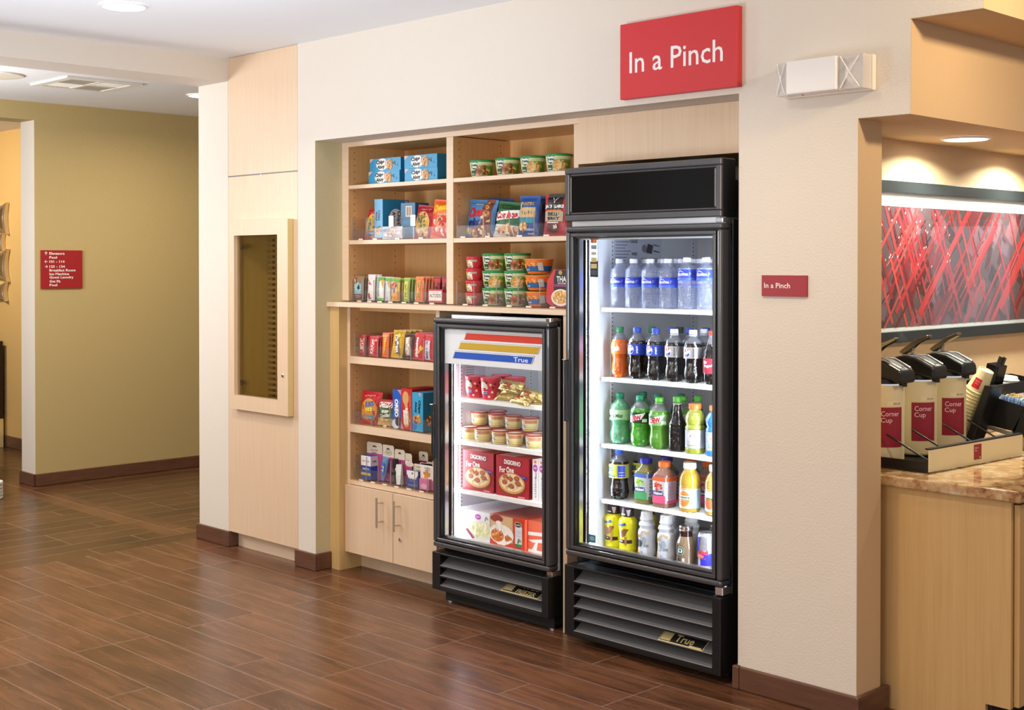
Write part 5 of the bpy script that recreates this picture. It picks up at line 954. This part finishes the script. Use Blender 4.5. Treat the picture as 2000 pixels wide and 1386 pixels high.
q.decor(cyl_map(.0331,0), [('p',[(-.046,.062),(-.046,.116),(-.004,.116),(-.010,.062)],P('2c2cb4')),('p',[(-.004,.012),(.046,.012),(.046,.056),(.002,.056)],P('2c2cb4')),('t','Red Bull',-.004,.060,.064,.015,P('e0384a'),0,.06),('p',[(-.026,.046),(-.006,.054),(.014,.047),(.006,.040),(-.014,.040)],P('e8705a')),('t','energy',.006,.037,.03,.006,P('c84a6a'))]); q.build('can_body', cn)
B().lathe([(.1268,.006),(.1275,.006)], Sl, 14, Matrix.Translation((0,-.008,0))).build('pull_tab', cn)

# ================================================================== FROZEN GOODS
g = 'red tubs of frozen bites on the top freezer shelf'
z = .9035
it = [('e',-.022,.050,.024,.028,P('f2e2d0')),('t','Dibs',-.014,.044,.040,.017,P('c8203c'),.0,.06),('e',-.012,.028,.016,.006,P('4a4a9a')),('t','crunch',-.012,.028,.022,.005,W_,0,.02)]
for k,(x,y) in enumerate(((-.004,.076),(.014,.066),(.024,.054),(.020,.034),(.034,.070),(.006,.014))): it.append(('p',[(x-.005,y-.004),(x+.004,y-.006),(x+.006,y+.003),(x-.003,y+.005)], P('4a241c') if k % 2 == 0 else P('f0dcc8')))
db = bowl('ice_cream_tub', .0445, .097, P('d83444'), P('d8485a'), it, base=.82, topitems=[('e',0,0,.036,.036,P('e8a0a8'))], turn=.42)
tag(db, 'red tub of frozen bites at the left front of top shelf', 'ice cream tub', g); db.location = (-.776,.185,z)
dup(db, (-.672,.182,z), 'red tub of frozen bites beside the gold wrapped bars'); dup(db, (-.600,.262,z), 'red tub of frozen bites behind the gold wrapped bars'); dup(db, (-.700,.275,z+.003), 'red tub of frozen bites behind the front pair')
Go = mat('gold_foil', (.62,.47,.18), .25, .7)
gb = bag('ice_cream_bar', .150, .046, .034, Go, [('t','TWIX',.066,.024,.052,.018,P('b81c30'),0,.05),('e',.105,.020,.016,.012,P('ecd9a0')),('e',.018,.026,.006,.006,P('5aa88a'))], seal=.003, nu=18, nv=8, wob=.006)
g = 'gold wrapped ice cream bars in a pile'
def gbar(x,y,z_,rx,ry,rz,label): return again(gb, (x,y,z_), label, g, (rx,ry,rz))
place(gb, 'gold wrapped ice cream bar lying on top of the pile', 'ice cream bar', (-.592,.150,z+.052), g, (-.25,.06,.0))
gbar(-.600,.160,z+.022,-.5,-.02,.12,'gold wrapped ice cream bar in the pile, left end under the top bar'); gbar(-.470,.155,z+.026,-.3,.10,-.12,'gold wrapped ice cream bar in the pile, right end under the top bar')
gbar(-.622,.150,z+.002,-.7,.0,.25,'gold wrapped bar at the left foot of the pile'); gbar(-.520,.140,z+.002,-.9,.04,-.2,'gold wrapped bar at the middle foot of the pile'); gbar(-.430,.145,z+.001,-.6,.0,.1,'gold wrapped bar at the right foot of the pile'); gbar(-.545,.190,z+.005,-.6,.0,.2,'gold wrapped bar behind the foot of the pile')
g = 'small ice cream cups on the second freezer shelf'
z = .7125
ic = bowl('ice_cream_cup', .0385, .058, P('e6d9a0'), P('a83a40'), [('r',-.06,.034,.12,.014,P('c98a6a')),('r',-.05,.006,.10,.004,P('c8a84a')),('r',-.05,.016,.10,.003,P('d8c070')),('e',-.010,.040,.013,.006,P('eef0f8')),('t','creamery',-.010,.040,.020,.0045,P('4a5a9a')),('e',-.008,.020,.012,.010,P('b8bcc4')),('blobs',-.008,.018,.010,.008,7,[P('f0f0f0'),P('8a8a90')],.005,3)], base=.84, lid=.006, topitems=[('e',0,0,.031,.031,P('dcd4c4'))])
tag(ic, 'small ice cream cup with red lid, leftmost in front row', 'ice cream cup', g); ic.location = (-.820,.192,z)
for k,(x,y,l) in enumerate(((-.731,.190,'second from the left in front row'),(-.623,.192,'third from the left in front row'),(-.526,.185,'fourth from the left in front row'),(-.412,.190,'at the right end of front row'))): dup(ic, (x,y,z), 'small ice cream cup with red lid, '+l)
for k,(x,l) in enumerate(((-.842,'leftmost'),(-.728,'second'),(-.622,'third'),(-.516,'rightmost'))):
    dup(ic, (x,.272,z), 'small ice cream cup, %s in the hidden lower back row' % l, group='ice cream cups under the raised row')
    dup(ic, (x+.002,.270,z+.0582), 'small ice cream cup, %s in the raised back row' % l)
dup(ic, (-.812,.356,z), 'small ice cream cup at the very back left, bottom one'); dup(ic, (-.806,.356,z+.0582), 'small ice cream cup at the very back left, top one'); dup(ic, (-.452,.262,z), 'small ice cream cup behind the right end of front row')
g = 'red pizza boxes standing on the third freezer shelf'
z = .4955; w, h, dd = .198, .174, .028
def pz_items():
    it = [('r',.040,.134,.120,.028,P('8e1a22')),('t','DIGIORNO',.100,.148,.100,.020,Wt,-.03,.03),('t','For One',.066,.115,.088,.026,Wt,.05,.03),('p',[(.105,.104),(.190,.096),(.190,.082),(.110,.092)],P('34348a')),('t','pepperoni',.148,.0935,.06,.006,P('c8c8e8'),-.1),('e',.098,.056,.086,.050,P('8a3c20')),('e',.098,.060,.080,.045,P('d89a5c')),('e',.098,.062,.070,.038,P('ecd8ae')),('blobs',.098,.062,.066,.034,30,[P('e0a868'),P('f2e6c8'),P('c98a4a'),P('8a9a4a')],.005,6)]
    for x,y in ((.060,.085),(.090,.078),(.055,.062),(.130,.084),(.098,.048),(.140,.062)): it += [('e',x,y,.016,.011,P('8e3420')),('e',x,y+.001,.013,.009,P('b4603a'))]
    return it+[('r',.14,.004,.04,.005,P('e0a0a0'))]
Pr = P('a8202c')
side_i = [('r',0,0,dd,h,P('7e1820'))]; top_i = [('r',.01,.004,w*.5,.02,P('c8a8a8')),('r',w*.6,.006,w*.3,.012,P('6a1418'))]
pz = carton('pizza_box', w, h, dd, Pr, pz_items(), side_i, top_i); place(pz, 'red pizza box facing out, left one of the pair', 'pizza box', (-.820,.150,z), g)
again(pz, (-.606,.150,z-.001), 'red pizza box facing out, right one of the pair', rot=(0,0,.0))
for k in range(1,9):
    again(pz, (-.820,.150+k*.029,z), 'red pizza box in left row, %s behind the front box' % ('','just','second','third','fourth','fifth','sixth','seventh','eighth')[k])
    again(pz, (-.606,.150+k*.029,z), 'red pizza box in right row, %s behind the front box' % ('','just','second','third','fourth','fifth','sixth','seventh','eighth')[k])
wb_ = carton('frozen_meal_box', .034, .176, .15, P('eceaee'), [('e',.017,.140,.014,.016,P('b84aa8')),('t','new',.017,.140,.018,.007,Wt),('r',.010,.160,.014,.012,P('e0822c')),('t','cuisine',.018,.060,.090,.012,P('8a8a90'),PI/2),('t','lean',.020,.112,.03,.012,P('8a6a5a'),PI/2)])
place(wb_, 'white frozen meal box on end beside the pizza boxes', 'frozen meal box', (-.384,.150,z)); again(wb_, (-.346,.150,z), 'white frozen meal box hidden behind the freezer door frame')
g = 'frozen meal boxes standing on the freezer floor'
z = .2735; w, h, dd = .206, .133, .026
bx1 = carton('frozen_meal_box', w, h, dd, P('e6e4ea'), [('e',.150,.050,.078,.044,P('dcd6da')),('e',.150,.054,.070,.036,P('e4e0b8')),('blobs',.150,.054,.060,.030,46,[P('f2eed0'),P('d8d49a'),P('eae6c4'),P('c9cc7a')],.010,5),('p',[(.050,.042),(.062,.050),(.110,.012),(.095,.006)],P('8e3444')),('e',.130,.108,.018,.012,P('b84aa8')),('t','lean',.130,.108,.02,.006,Wt),('t','Cuisine',.045,.104,.062,.016,P('b87a8a')),('t','alfredo',.030,.076,.04,.008,P('c8a0a8')),('blobs',.182,.106,.014,.008,8,[P('4a5a4a'),P('8a9a7a')],.004,3)], [('r',0,0,dd,h,P('d0ccd4'))], [('r',.02,.004,.12,.008,P('a8a4b0'))])
place(bx1, 'white frozen meal box with a plate of pasta, facing out', 'frozen meal box', (-.850,.148,z), g)
w2 = .212
bx2 = carton('frozen_meal_box', w2, h, dd, P('c8401f'), [('r',0,0,w2*.66,h,P('d2ab7c')),('e',.040,.118,.040,.016,P('8a2c1c')),('e',.052,.100,.018,.010,P('f0e4d0')),('p',[(0,0),(w2,0),(w2*.66,.022),(0,.030)],P('c03a24')),('e',.070,.052,.076,.044,P('ece4dc')),('blobs',.060,.078,.04,.014,22,[P('f4f0ea'),P('e0dcd4')],.007,6),('e',.045,.046,.040,.028,P('c8682c')),('blobs',.045,.048,.034,.022,26,[P('d88a3c'),P('b8501f'),P('e8a860')],.007,4),('blobs',.112,.042,.018,.014,12,[P('c87a34'),P('b85a24')],.008,5),('r',.150,.018,.048,.108,P('c8401f')),('r',.156,.014,.042,.086,P('d4d6da')),('e',.174,.108,.022,.012,P('f0e8d8')),('e',.174,.108,.020,.0105,P('1c1a1c')),('t','Stouffers',.174,.108,.032,.008,Wt,.03),('r',.156,.014,.042,.012,P('2c7a3a')),('t','chicken',.072,.012,.05,.010,Wt,0,.04),('blobs',.178,.040,.012,.008,7,[P('5a4a2c'),P('7aa04a')],.005,3),('r',.16,.080,.034,.002,P('a8acb4')),('r',.16,.072,.034,.002,P('a8acb4')),('r',.16,.060,.030,.002,P('a8acb4'))],
  [('r',0,0,dd,h,P('d8583c'))], [('r',.02,.004,.15,.010,P('8a8088'))])
place(bx2, 'orange frozen meal box with a breaded chicken plate, facing out', 'frozen meal box', (-.638,.146,z), g)
ords = ('','first','second','third','fourth','fifth','sixth','seventh','eighth','ninth','tenth','eleventh','twelfth')
for k in range(1,13):
    again(bx1, (-.850,.148+k*.0272,z), 'white frozen meal box in the left row, %s behind the front box' % ords[k])
    again(bx2, (-.638,.146+k*.0272,z-.0), 'orange frozen meal box in the middle row, %s behind the front box' % ords[k])
bx3 = carton('frozen_meal_box', .190, h, dd, P('dc6a4c'), [('p',[(.0,.085),(.16,.095),(.16,.080),(.0,.070)],P('f2e8e4')),('p',[(.0,.05),(.17,.075),(.17,.055),(.03,.042)],P('f2ece8')),('p',[(.02,.006),(.05,.05),(.06,.048),(.05,.006)],P('f2ece8')),('r',0,0,.19,.012,P('e8e0dc'))])
for k in range(8):
    l = 'orange box with white stripes in the right row, %s' % ('facing out','just behind the front box','third one','fourth one','fifth one','sixth one','seventh one','eighth one')[k]
    if k == 0: place(bx3, l, 'frozen meal box', (-.420,.160,z), g)
    else: again(bx3, (-.420,.160+k*.030,z), l)

# ================================================================== COFFEE COUNTER
t = thing('coffee_counter', 'maple base cabinet with a granite worktop in the alcove', 'counter cabinet', (0,0,0))
b = B(); b.prism([(.972,0),(1.60,0),(1.60,.095),(1.6825,.095),(1.6825,.7505),(.972,.7505)], .196,.214, M_honey); b.build('end_panel', t)
B().box(.972,1.655,.2142,3.6,.095,.7505,M_honey).build('carcass', t)
for i in range(5):
    y = .2145+i*.62
    d = B().box(1.6835,1.702,y,y+.612,.10,.7400,M_honey).build('door', t, bevel=.0015)
    B().tube([(1.735,y+.56,.50),(1.735,y+.56,.64)], .005, M_nick, 10).tube([(1.735,y+.56,.52),(1.702,y+.56,.52)], .0035, M_nick, 8).tube([(1.735,y+.56,.62),(1.702,y+.56,.62)], .0035, M_nick, 8).build('handle', d)
B().box(1.6001,1.612,.215,3.6,0,.095,M_flat).build('toe_kick', t)
tag(B().box(.9705,1.7185,.178,3.6,.7510,.7880,M_granite).box(.9705,.9905,.20,3.6,.7880,.845,M_granite).build('granite_worktop', bevel=.006, seg=3), 'speckled brown granite worktop of the coffee counter', 'worktop')
# framed print on the alcove wall
t = thing('framed_picture', 'wide black framed picture of red crossing beams', 'picture', (0,0,0))
py0, py1, pz0, pz1 = .24, 2.10, 1.200, 1.814; X = .9705
b = B()
for a in ((py0,py1,pz0,pz0+.042),(py0,py1,pz1-.044,pz1),(py0,py0+.042,pz0+.042,pz1-.044),(py1-.042,py1,pz0+.042,pz1-.044)): b.box(X,X+.026,*a,P('24282a',.35))
b.build('picture_frame', t, bevel=.002)
B().box(X,X+.008,py0+.042,py1-.042,pz0+.042,pz1-.044,P('f0f2f2')).build('picture_mount', t)
b = B(); R = random.Random(5); ay0, ay1, az0, az1 = py0+.10, py1-.10, 1.257, 1.718; aw, ah = ay1-ay0, az1-az0
S = plane_side(X+.0082, ay0, az0)
def clip(p):
    for ax, lim, sg in ((0,0,1),(0,aw,-1),(1,0,1),(1,ah,-1)):
        out = []
        for i in range(len(p)):
            a, c = p[i], p[(i+1) % len(p)]; ia, ic = sg*(a[ax]-lim) >= 0, sg*(c[ax]-lim) >= 0
            if ia: out.append(a)
            if ia != ic: k = (lim-a[ax])/(c[ax]-a[ax]); out.append((a[0]+(c[0]-a[0])*k, a[1]+(c[1]-a[1])*k))
        p = out
        if not p: return p
    return p
items = [('r',0,0,aw,ah,P('5a4a50'))]
for k in range(110):        # murky lower patches and window rows
    x, y = R.uniform(0,aw), R.uniform(0,ah); a = R.uniform(.05,.16); items.append((x,y,a,R.uniform(.03,.09),R.choice(('6f5a66','4a2a2e','74303a','3a3034','80424c','8a5a64')),R.uniform(.9,1.2)))
for k in range(130):       # slats
    x, y = R.uniform(0,aw), R.uniform(ah*.25,ah); items.append((x,y,R.uniform(.04,.10),.006,R.choice(('b8403c','902c30','2a1c20','c8605a','6a2428','3a3438')),R.choice((-1.25,.72))))
for k in range(70): items.append((R.uniform(0,aw),R.uniform(0,ah),R.uniform(.25,.6),R.uniform(.008,.018),R.choice(('b8323a','c04a48','9a262e','a83c44','6e2028')),R.choice((.80,.78,.84,-1.12,-1.05))))
for k in range(5): items.append((R.uniform(0,aw),R.uniform(0,ah),.9,R.uniform(.022,.03),R.choice(('c03a40','a83038')),.79))
for k in range(60): items.append((R.uniform(0,aw*.5),R.uniform(ah*.5,ah),.010,.005,R.choice(('f0e0e4','e8b0b8')),R.choice((-1.2,.8))))
out = [items[0]]
for x,y,l,w,c,a in items[1:]:
    ca, sa = math.cos(a), math.sin(a); p = clip([(x+dx*ca-dy*sa, y+dx*sa+dy*ca) for dx,dy in ((-l/2,-w/2),(l/2,-w/2),(l/2,w/2),(-l/2,w/2))])
    if len(p) > 2: out.append(('p',p,P(c)))
for k, itx in enumerate(out): b.decor(S, [itx], None, .0003+k*.000003)
b.build('printed_picture', t)
B().box(X+.017,X+.019,py0+.040,py1-.040,pz0+.040,pz1-.042,M_pglass).build('picture_glass', t)
# airpots
Cp = P('d9cba4', .38)
def airpot(y, small, label):
    t = thing('coffee_airpot', label, 'coffee dispenser', (1.118,y,.8045), 0, 'coffee airpots in a row on the counter')
    q = B(); q.lathe([(0,.070),(.006,.0735),(.262,.0735),(.268,.072)], Cp, 40); q.build('pot_body', t)
    q = B(); q.lathe([(0.268,.0745),(.274,.0745),(.2745,.070)], M_chrome, 40); q.lathe([(.2745,.064),(.290,.062)], M_blackp, 32); q.build('collar', t)
    S = cyl_map(.0737, 0, a0=-PI*.25+.12)
    q = B(); q.decor(S, [('r',-.046,.052,.092,.140,M_maroon),('t','Corner',-.002,.170,.066,.018,P('e8cfcf'),0,.0),('t','Cup',-.016,.145,.040,.022,P('e8cfcf'),0,.0)]); q.build('red_label', t)
    q = B(); q.decor(S, [('r',-.014,.197,.060,.016,P('e2d2b0')),('t',small,.024,.205,.030,.008,P('5a4a3a'))]); q.build('strip_label', t)
    # pump head: long wedge reaching over the front
    hd = B(); prof = [(-.085,.284),(-.092,.318),(-.060,.352),(-.015,.362),(.028,.354),(.090,.324),(.098,.315),(.101,.280),(.090,.276),(.040,.288)]
    for sx, (y0, y1) in enumerate(((-.052,.052),)): hd.prism(prof, y0, y1, M_blackp, 'Y')
    h = hd.build('pump_head', t, bevel=.010, seg=3)
    q = B(); q.prism([(-.015,.3632),(.029,.3555),(.075,.3335),(.075,.3300),(.029,.352),(-.015,.3600)], -.020,.020, M_flat, 'Y'); q.build('lever_slot', h)
    for s in (-1,1): B().tube([(-.030,s*.040,.3590),(.027,s*.038,.3555),(.088,s*.032,.3265)], [.003,.005,.006], mat('satin_dark_chrome',(.45,.45,.43),.25,.9), 8).build('chrome_trim', h)
    B().tube([(.084,0,.282),(.084,0,.264)], .009, M_blackp, 12).build('spout', h)
    q = B(); pts = [(-.062,.368),(-.035,.390),(.005,.418),(.050,.436),(.056,.433),(.052,.424),(.010,.402),(-.022,.374),(-.045,.358)]; q.prism(pts, -.016,.016, mat('dark_chrome',(.30,.28,.22),.18,.95), 'Y'); l = q.build('pump_lever', t, bevel=.003)
    B().tube([(-.018,0,.355),(-.012,0,.385)], .006, M_chrome, 10).build('lever_pin', l); return t
airpot(.400,'REGULAR','cream coffee airpot nearest the column, partly hidden by it'); airpot(.637,'DECAF','cream coffee airpot, middle one of the row'); airpot(.866,'BOLD','cream coffee airpot beside the paper cups')
# drip tray
t = thing('drip_tray', 'black drip tray with a cream front standing before the airpots', 'drip tray', (0,0,0))
b = B(); b.box(1.02,1.335,.318,.95,.7885,.798,M_flat).box(1.02,1.335,.318,.322,.798,.826,M_blackp).box(1.02,1.335,.946,.95,.798,.826,M_blackp).box(1.02,1.024,.322,.946,.798,.826,M_blackp); b.build('tray_base', t, bevel=.001)
for k in range(9): B().box(1.20,1.33,.345+k*.066,.349+k*.066,.799,.8035,M_blackp).build('grate_bar', t)
q = B(); M_ = Matrix.Translation((1.336,.318,.792)) @ Matrix.Rotation(-.06,4,'Z'); q.box(0,.006,0,.632,0,.075,Cp,M_); q.box(-.012,.0062,0,.632,.075,.080,M_blackp,M_); o = q.build('front_plate', t)
q = B(); q.decor(lambda u,v,e: tuple(M_ @ Vector((.006+e,u,v))), [('r',.285,.014,.052,.054,M_maroon),('t','Corner',.302,.056,.024,.006,P('e8cfcf')),('t','Cup',.298,.046,.014,.007,P('e8cfcf')),('e',.326,.021,.003,.003,P('f0d8a0'))]); q.build('red_label', o)
for k, y in enumerate((.325,.505,.735,.925)): B().tube([(1.175,y,.905),(1.330,y+.03,.818)], .0035, M_blackp, 8).build('divider_rod', t)
# cup caddy with paper cups
t = thing('cup_organizer', 'black cup and condiment organizer on the granite', 'organizer', (0,0,0))
b = B(); b.prism([(1.140,.82),(1.165,.82),(1.250,1.035),(1.218,1.037)], .975,.985, M_blackp).prism([(1.150,.82),(1.165,.82),(1.250,1.035),(1.236,1.036)], .985,1.078, M_blackp)
b.prism([(1.030,.82),(1.165,.82),(1.225,.99),(1.10,1.045)], 1.078,1.088, M_blackp).prism([(1.01,.80),(1.022,.80),(1.115,1.045),(1.100,1.048)], .985,1.078, M_blackp); b.build('cup_holder', t, bevel=.002)
b = B(); up = [(1.09,1.045),(1.215,1.030),(1.215,.985),(1.09,.995)]
b.prism(up, 1.0885,1.094, M_blackp).prism(up, 1.47,1.476, M_blackp).prism([(1.209,1.030),(1.215,1.030),(1.215,.985),(1.209,.985)], 1.094,1.47, M_blackp).prism([(1.09,1.045),(1.096,1.045),(1.096,.99),(1.09,.99)], 1.094,1.47, M_blackp).prism([(1.096,1.012),(1.209,1.0),(1.209,.985),(1.096,.992)], 1.094,1.47, M_blackp); b.build('upper_bin', t)
for x, z in ((0,0),(.140,-.032)):
    f = lambda p: [(u+x, w+z) for u, w in p]; b = B()
    full = f([(1.190,.987),(1.3255,.9565),(1.290,.858),(1.135,.880)])
    b.prism(full, 1.080,1.086, M_blackp).prism(full, 1.494,1.500, M_blackp).prism(f([(1.190,.960),(1.315,.932),(1.290,.858),(1.135,.880)]), 1.086,1.494, M_blackp).prism(f([(1.3195,.9578),(1.3255,.9565),(1.290,.858),(1.284,.859)]), 1.086,1.494, M_blackp); b.build('packet_bin', t)
Ms = mat('stainless_bracket', (.55,.54,.50), .35, .9)
for y in (1.074,1.506): B().prism([(1.086,.806),(1.098,.822),(1.128,.818),(1.143,.8814),(1.284,.8546),(1.278,.827),(1.440,.7885),(1.380,.7885),(1.266,.806),(1.263,.842),(1.150,.867),(1.133,.7885),(1.05,.7885)], y,y+.004, Ms).build('bracket', t)
B().box(1.05,1.44,1.078,1.506,.7883,.7905,Ms).build('base_plate', t)
Cc = P('e6d8aa', .5)
base = Vector((1.068,1.030,.826)); ax = Vector((.445,0,.895)).normalized(); rotm = ax.to_track_quat('Z','Y').to_matrix().to_4x4()
cup = None
for k in range(16):
    if cup is None:
        q = B(); q.lathe([(0,.0405),(.0015,.0415),(.004,.0415),(.0055,.0395),(.085,.0295),(.092,.0287),(.0925,.0260),(.088,.0257)], Cc, 32); q.lathe([(.088,0),(.088,.0257)], P('f0ead8'), 24, cap=False)
        cup = q.build('paper_cup'); cup.rotation_euler = rotm.to_euler(); cup.location = base
        tag(cup, 'cream paper cup, lowest of the slanted nested stack', 'paper cup', 'nested paper cups')
    else:
        c = cup.copy(); C.objects.link(c); c.location = base+ax*.0136*k; c['label'] = 'cream paper cup nested in the middle of the slanted stack'; c['group'] = 'nested paper cups in the middle'
c['label'] = 'cream paper cup with a red label, topmost of the stack'; c['group'] = 'nested paper cups'
q = B(); f = lambda v: .0396-.0100*v/.08
def on_cup(u, v, e):      # label on the side of the cup towards the aisle
    a = u/.036; side = Vector((.10,-1,0)); side = (side-ax*side.dot(ax)).normalized(); s2 = ax.cross(side); r = f(v)+e
    w = side*math.cos(a)*r+s2*math.sin(a)*r+ax*(.0055+v); return tuple(rotm.to_3x3().inverted() @ w)
q.decor(on_cup, [('r',-.015,.012,.030,.040,P('c41c30')),('t','Corner',0,.040,.022,.006,P('e8b0b0'),PI),('t','Cup',0,.031,.014,.006,P('e8b0b0'),PI)])
o = q.build('red_label'); o.parent = c
q = B(); q.box(0,.050,0,.075,0,.105,M_black); o = q.build('stirrer_box', bevel=.002); o.location = (1.135,1.115,1.010); o.rotation_euler = (0,.25,0); tag(o, 'black upright box behind the cup stack', 'box')
R = random.Random(3)
for k in range(10):
    if k == 0: st0 = B().tube([(0,0,0),(.045,0,.118)], .0020, M_flat, 6).build('coffee_stirrer'); tag(st0, 'thin black stirrer in the bunch beside the upright box', 'stirrer', 'black coffee stirrers in a bunch'); st0.location = (1.125,1.205,1.016)
    else: c2 = st0.copy(); C.objects.link(c2); c2.location = (1.125+.006*(k%4),1.205+.008*(k//2)-.004*(k%2),1.016-.001*k)
ld = None
for k in range(3):
    if ld is None: q = B(); q.lathe([(0,.040),(.004,.041),(.006,.036),(.016,.034),(.018,.031)], P('efeeea'), 28); ld = q.build('cup_cover'); ld.location = (1.150,1.325,1.006); ld.rotation_euler = (0,.09,0); tag(ld, 'white plastic cup lid at the bottom of the lid pile', 'cup lid', 'white cup lids')
    else: c2 = ld.copy(); C.objects.link(c2); c2.location = (1.150+.001*k,1.325,1.006+.012*k); c2['label'] = ('','white plastic cup lid in the middle of the lid pile','white plastic cup lid on top of the lid pile')[k]
pks = {}
for k in range(34):
    col, nm = (('9ab8d8','pale blue') if k < 15 else ('e0b85a','yellow') if k < 25 else ('f0ece4','white') if k < 30 else ('e8809a','pink'))
    j = k % 15 if k < 15 else (k-15) % 10; y = (1.105 if k < 15 else 1.150 if k < 25 else 1.22)+(.0 if k >= 15 else .0)+R.uniform(0,.02); x = (1.215+j*.0068) if k < 25 else (1.225+(k-25)*.012)
    z = .962-(x-1.19)*.22+R.uniform(-.004,.006)
    if nm not in pks:
        q = B(); q.box(0,.0022,0,.032,0,.034,P(col)); q.decor(plane_side(.0022,0,0), [('r',.004,.010,.024,.014,P('5a7ab0' if nm == 'pale blue' else 'f4e0b0'))]); o = q.build('sugar_packet'); pks[nm] = o
        tag(o, nm+' sugar packet standing in the black bin', 'sugar packet', nm+' sugar packets')
    else: o = pks[nm].copy(); C.objects.link(o)
    o.location = (x,y,z); o.rotation_euler = (R.uniform(-.15,.15),R.uniform(-.1,.3),R.uniform(-.3,.3))

# ================================================================== LOUNGE BEYOND THE DOORWAY
Mm = mat('mirror_glass', (.80,.80,.80), .04, 1.0); Mb = mat('bronze_frame', (.72,.60,.44), .25, .8)
def mirror(x, z, w, h, label):
    t = thing('wall_mirror', label, 'mirror', (x,.7885,z), 0, 'concave edged mirrors on the gold wall')
    def outline(w, h, k, n=8):
        pts = []
        cs = [(-w/2,-h/2),(w/2,-h/2),(w/2,h/2),(-w/2,h/2)]
        for i in range(4):
            a, c = cs[i], cs[(i+1) % 4]
            for j in range(n):
                s = j/n; b_ = 4*s*(1-s)*k; nx, nz = -(c[1]-a[1]), (c[0]-a[0]); L = math.hypot(nx,nz); pts.append((a[0]+(c[0]-a[0])*s+nx/L*b_, a[1]+(c[1]-a[1])*s+nz/L*b_))
        return pts
    o1 = outline(w,h,w*.10); B().prism(o1, -.035,-.0002, Mb).build('mirror_frame', t, bevel=.004)
    B().prism([(a*.72,b_*.72) for a,b_ in o1], -.0375,-.0352, Mm).build('mirror_pane', t)
mirror(-7.13,1.868,.30,.26,'bronze framed mirror, topmost on the gold wall'); mirror(-7.14,1.678,.18,.15,'small mirror just below the topmost one'); mirror(-7.15,1.485,.36,.27,'larger gold toned mirror in the middle of the column'); mirror(-7.12,1.272,.24,.16,'lowest small mirror on the gold wall')
t = thing('console_cabinet', 'dark brown console with brass legs in the lounge', 'cabinet', (-7.45,.52,0))
B().box(-.40,.40,-.24,.24,.235,.868,P('2a1c14',.35)).build('cabinet_body', t, bevel=.006)
q = B(); q.box(-.40,-.34,-.24,.24,0,.234,M_brass).box(.34,.40,-.24,-.18,0,.234,M_brass).box(.34,.40,.18,.24,0,.234,M_brass).box(.34,.40,-.18,.18,.19,.234,M_brass); q.build('brass_base', t, bevel=.003)
q = B(); R = random.Random(9)
for k in range(5): q.lathe([(k*.022,.13),(k*.022+.004,.142),(k*.022+.018,.141),(k*.022+.021,.128)], P('dfe6e6',.6), 24)
o = q.build('woven_stool'); o.location = (-4.83,-.36,0); bump_noise(MATS['colour_dfe6e6_60'], 60, .01, .8); tag(o, 'low pale woven stool at the left edge of the hallway', 'stool')
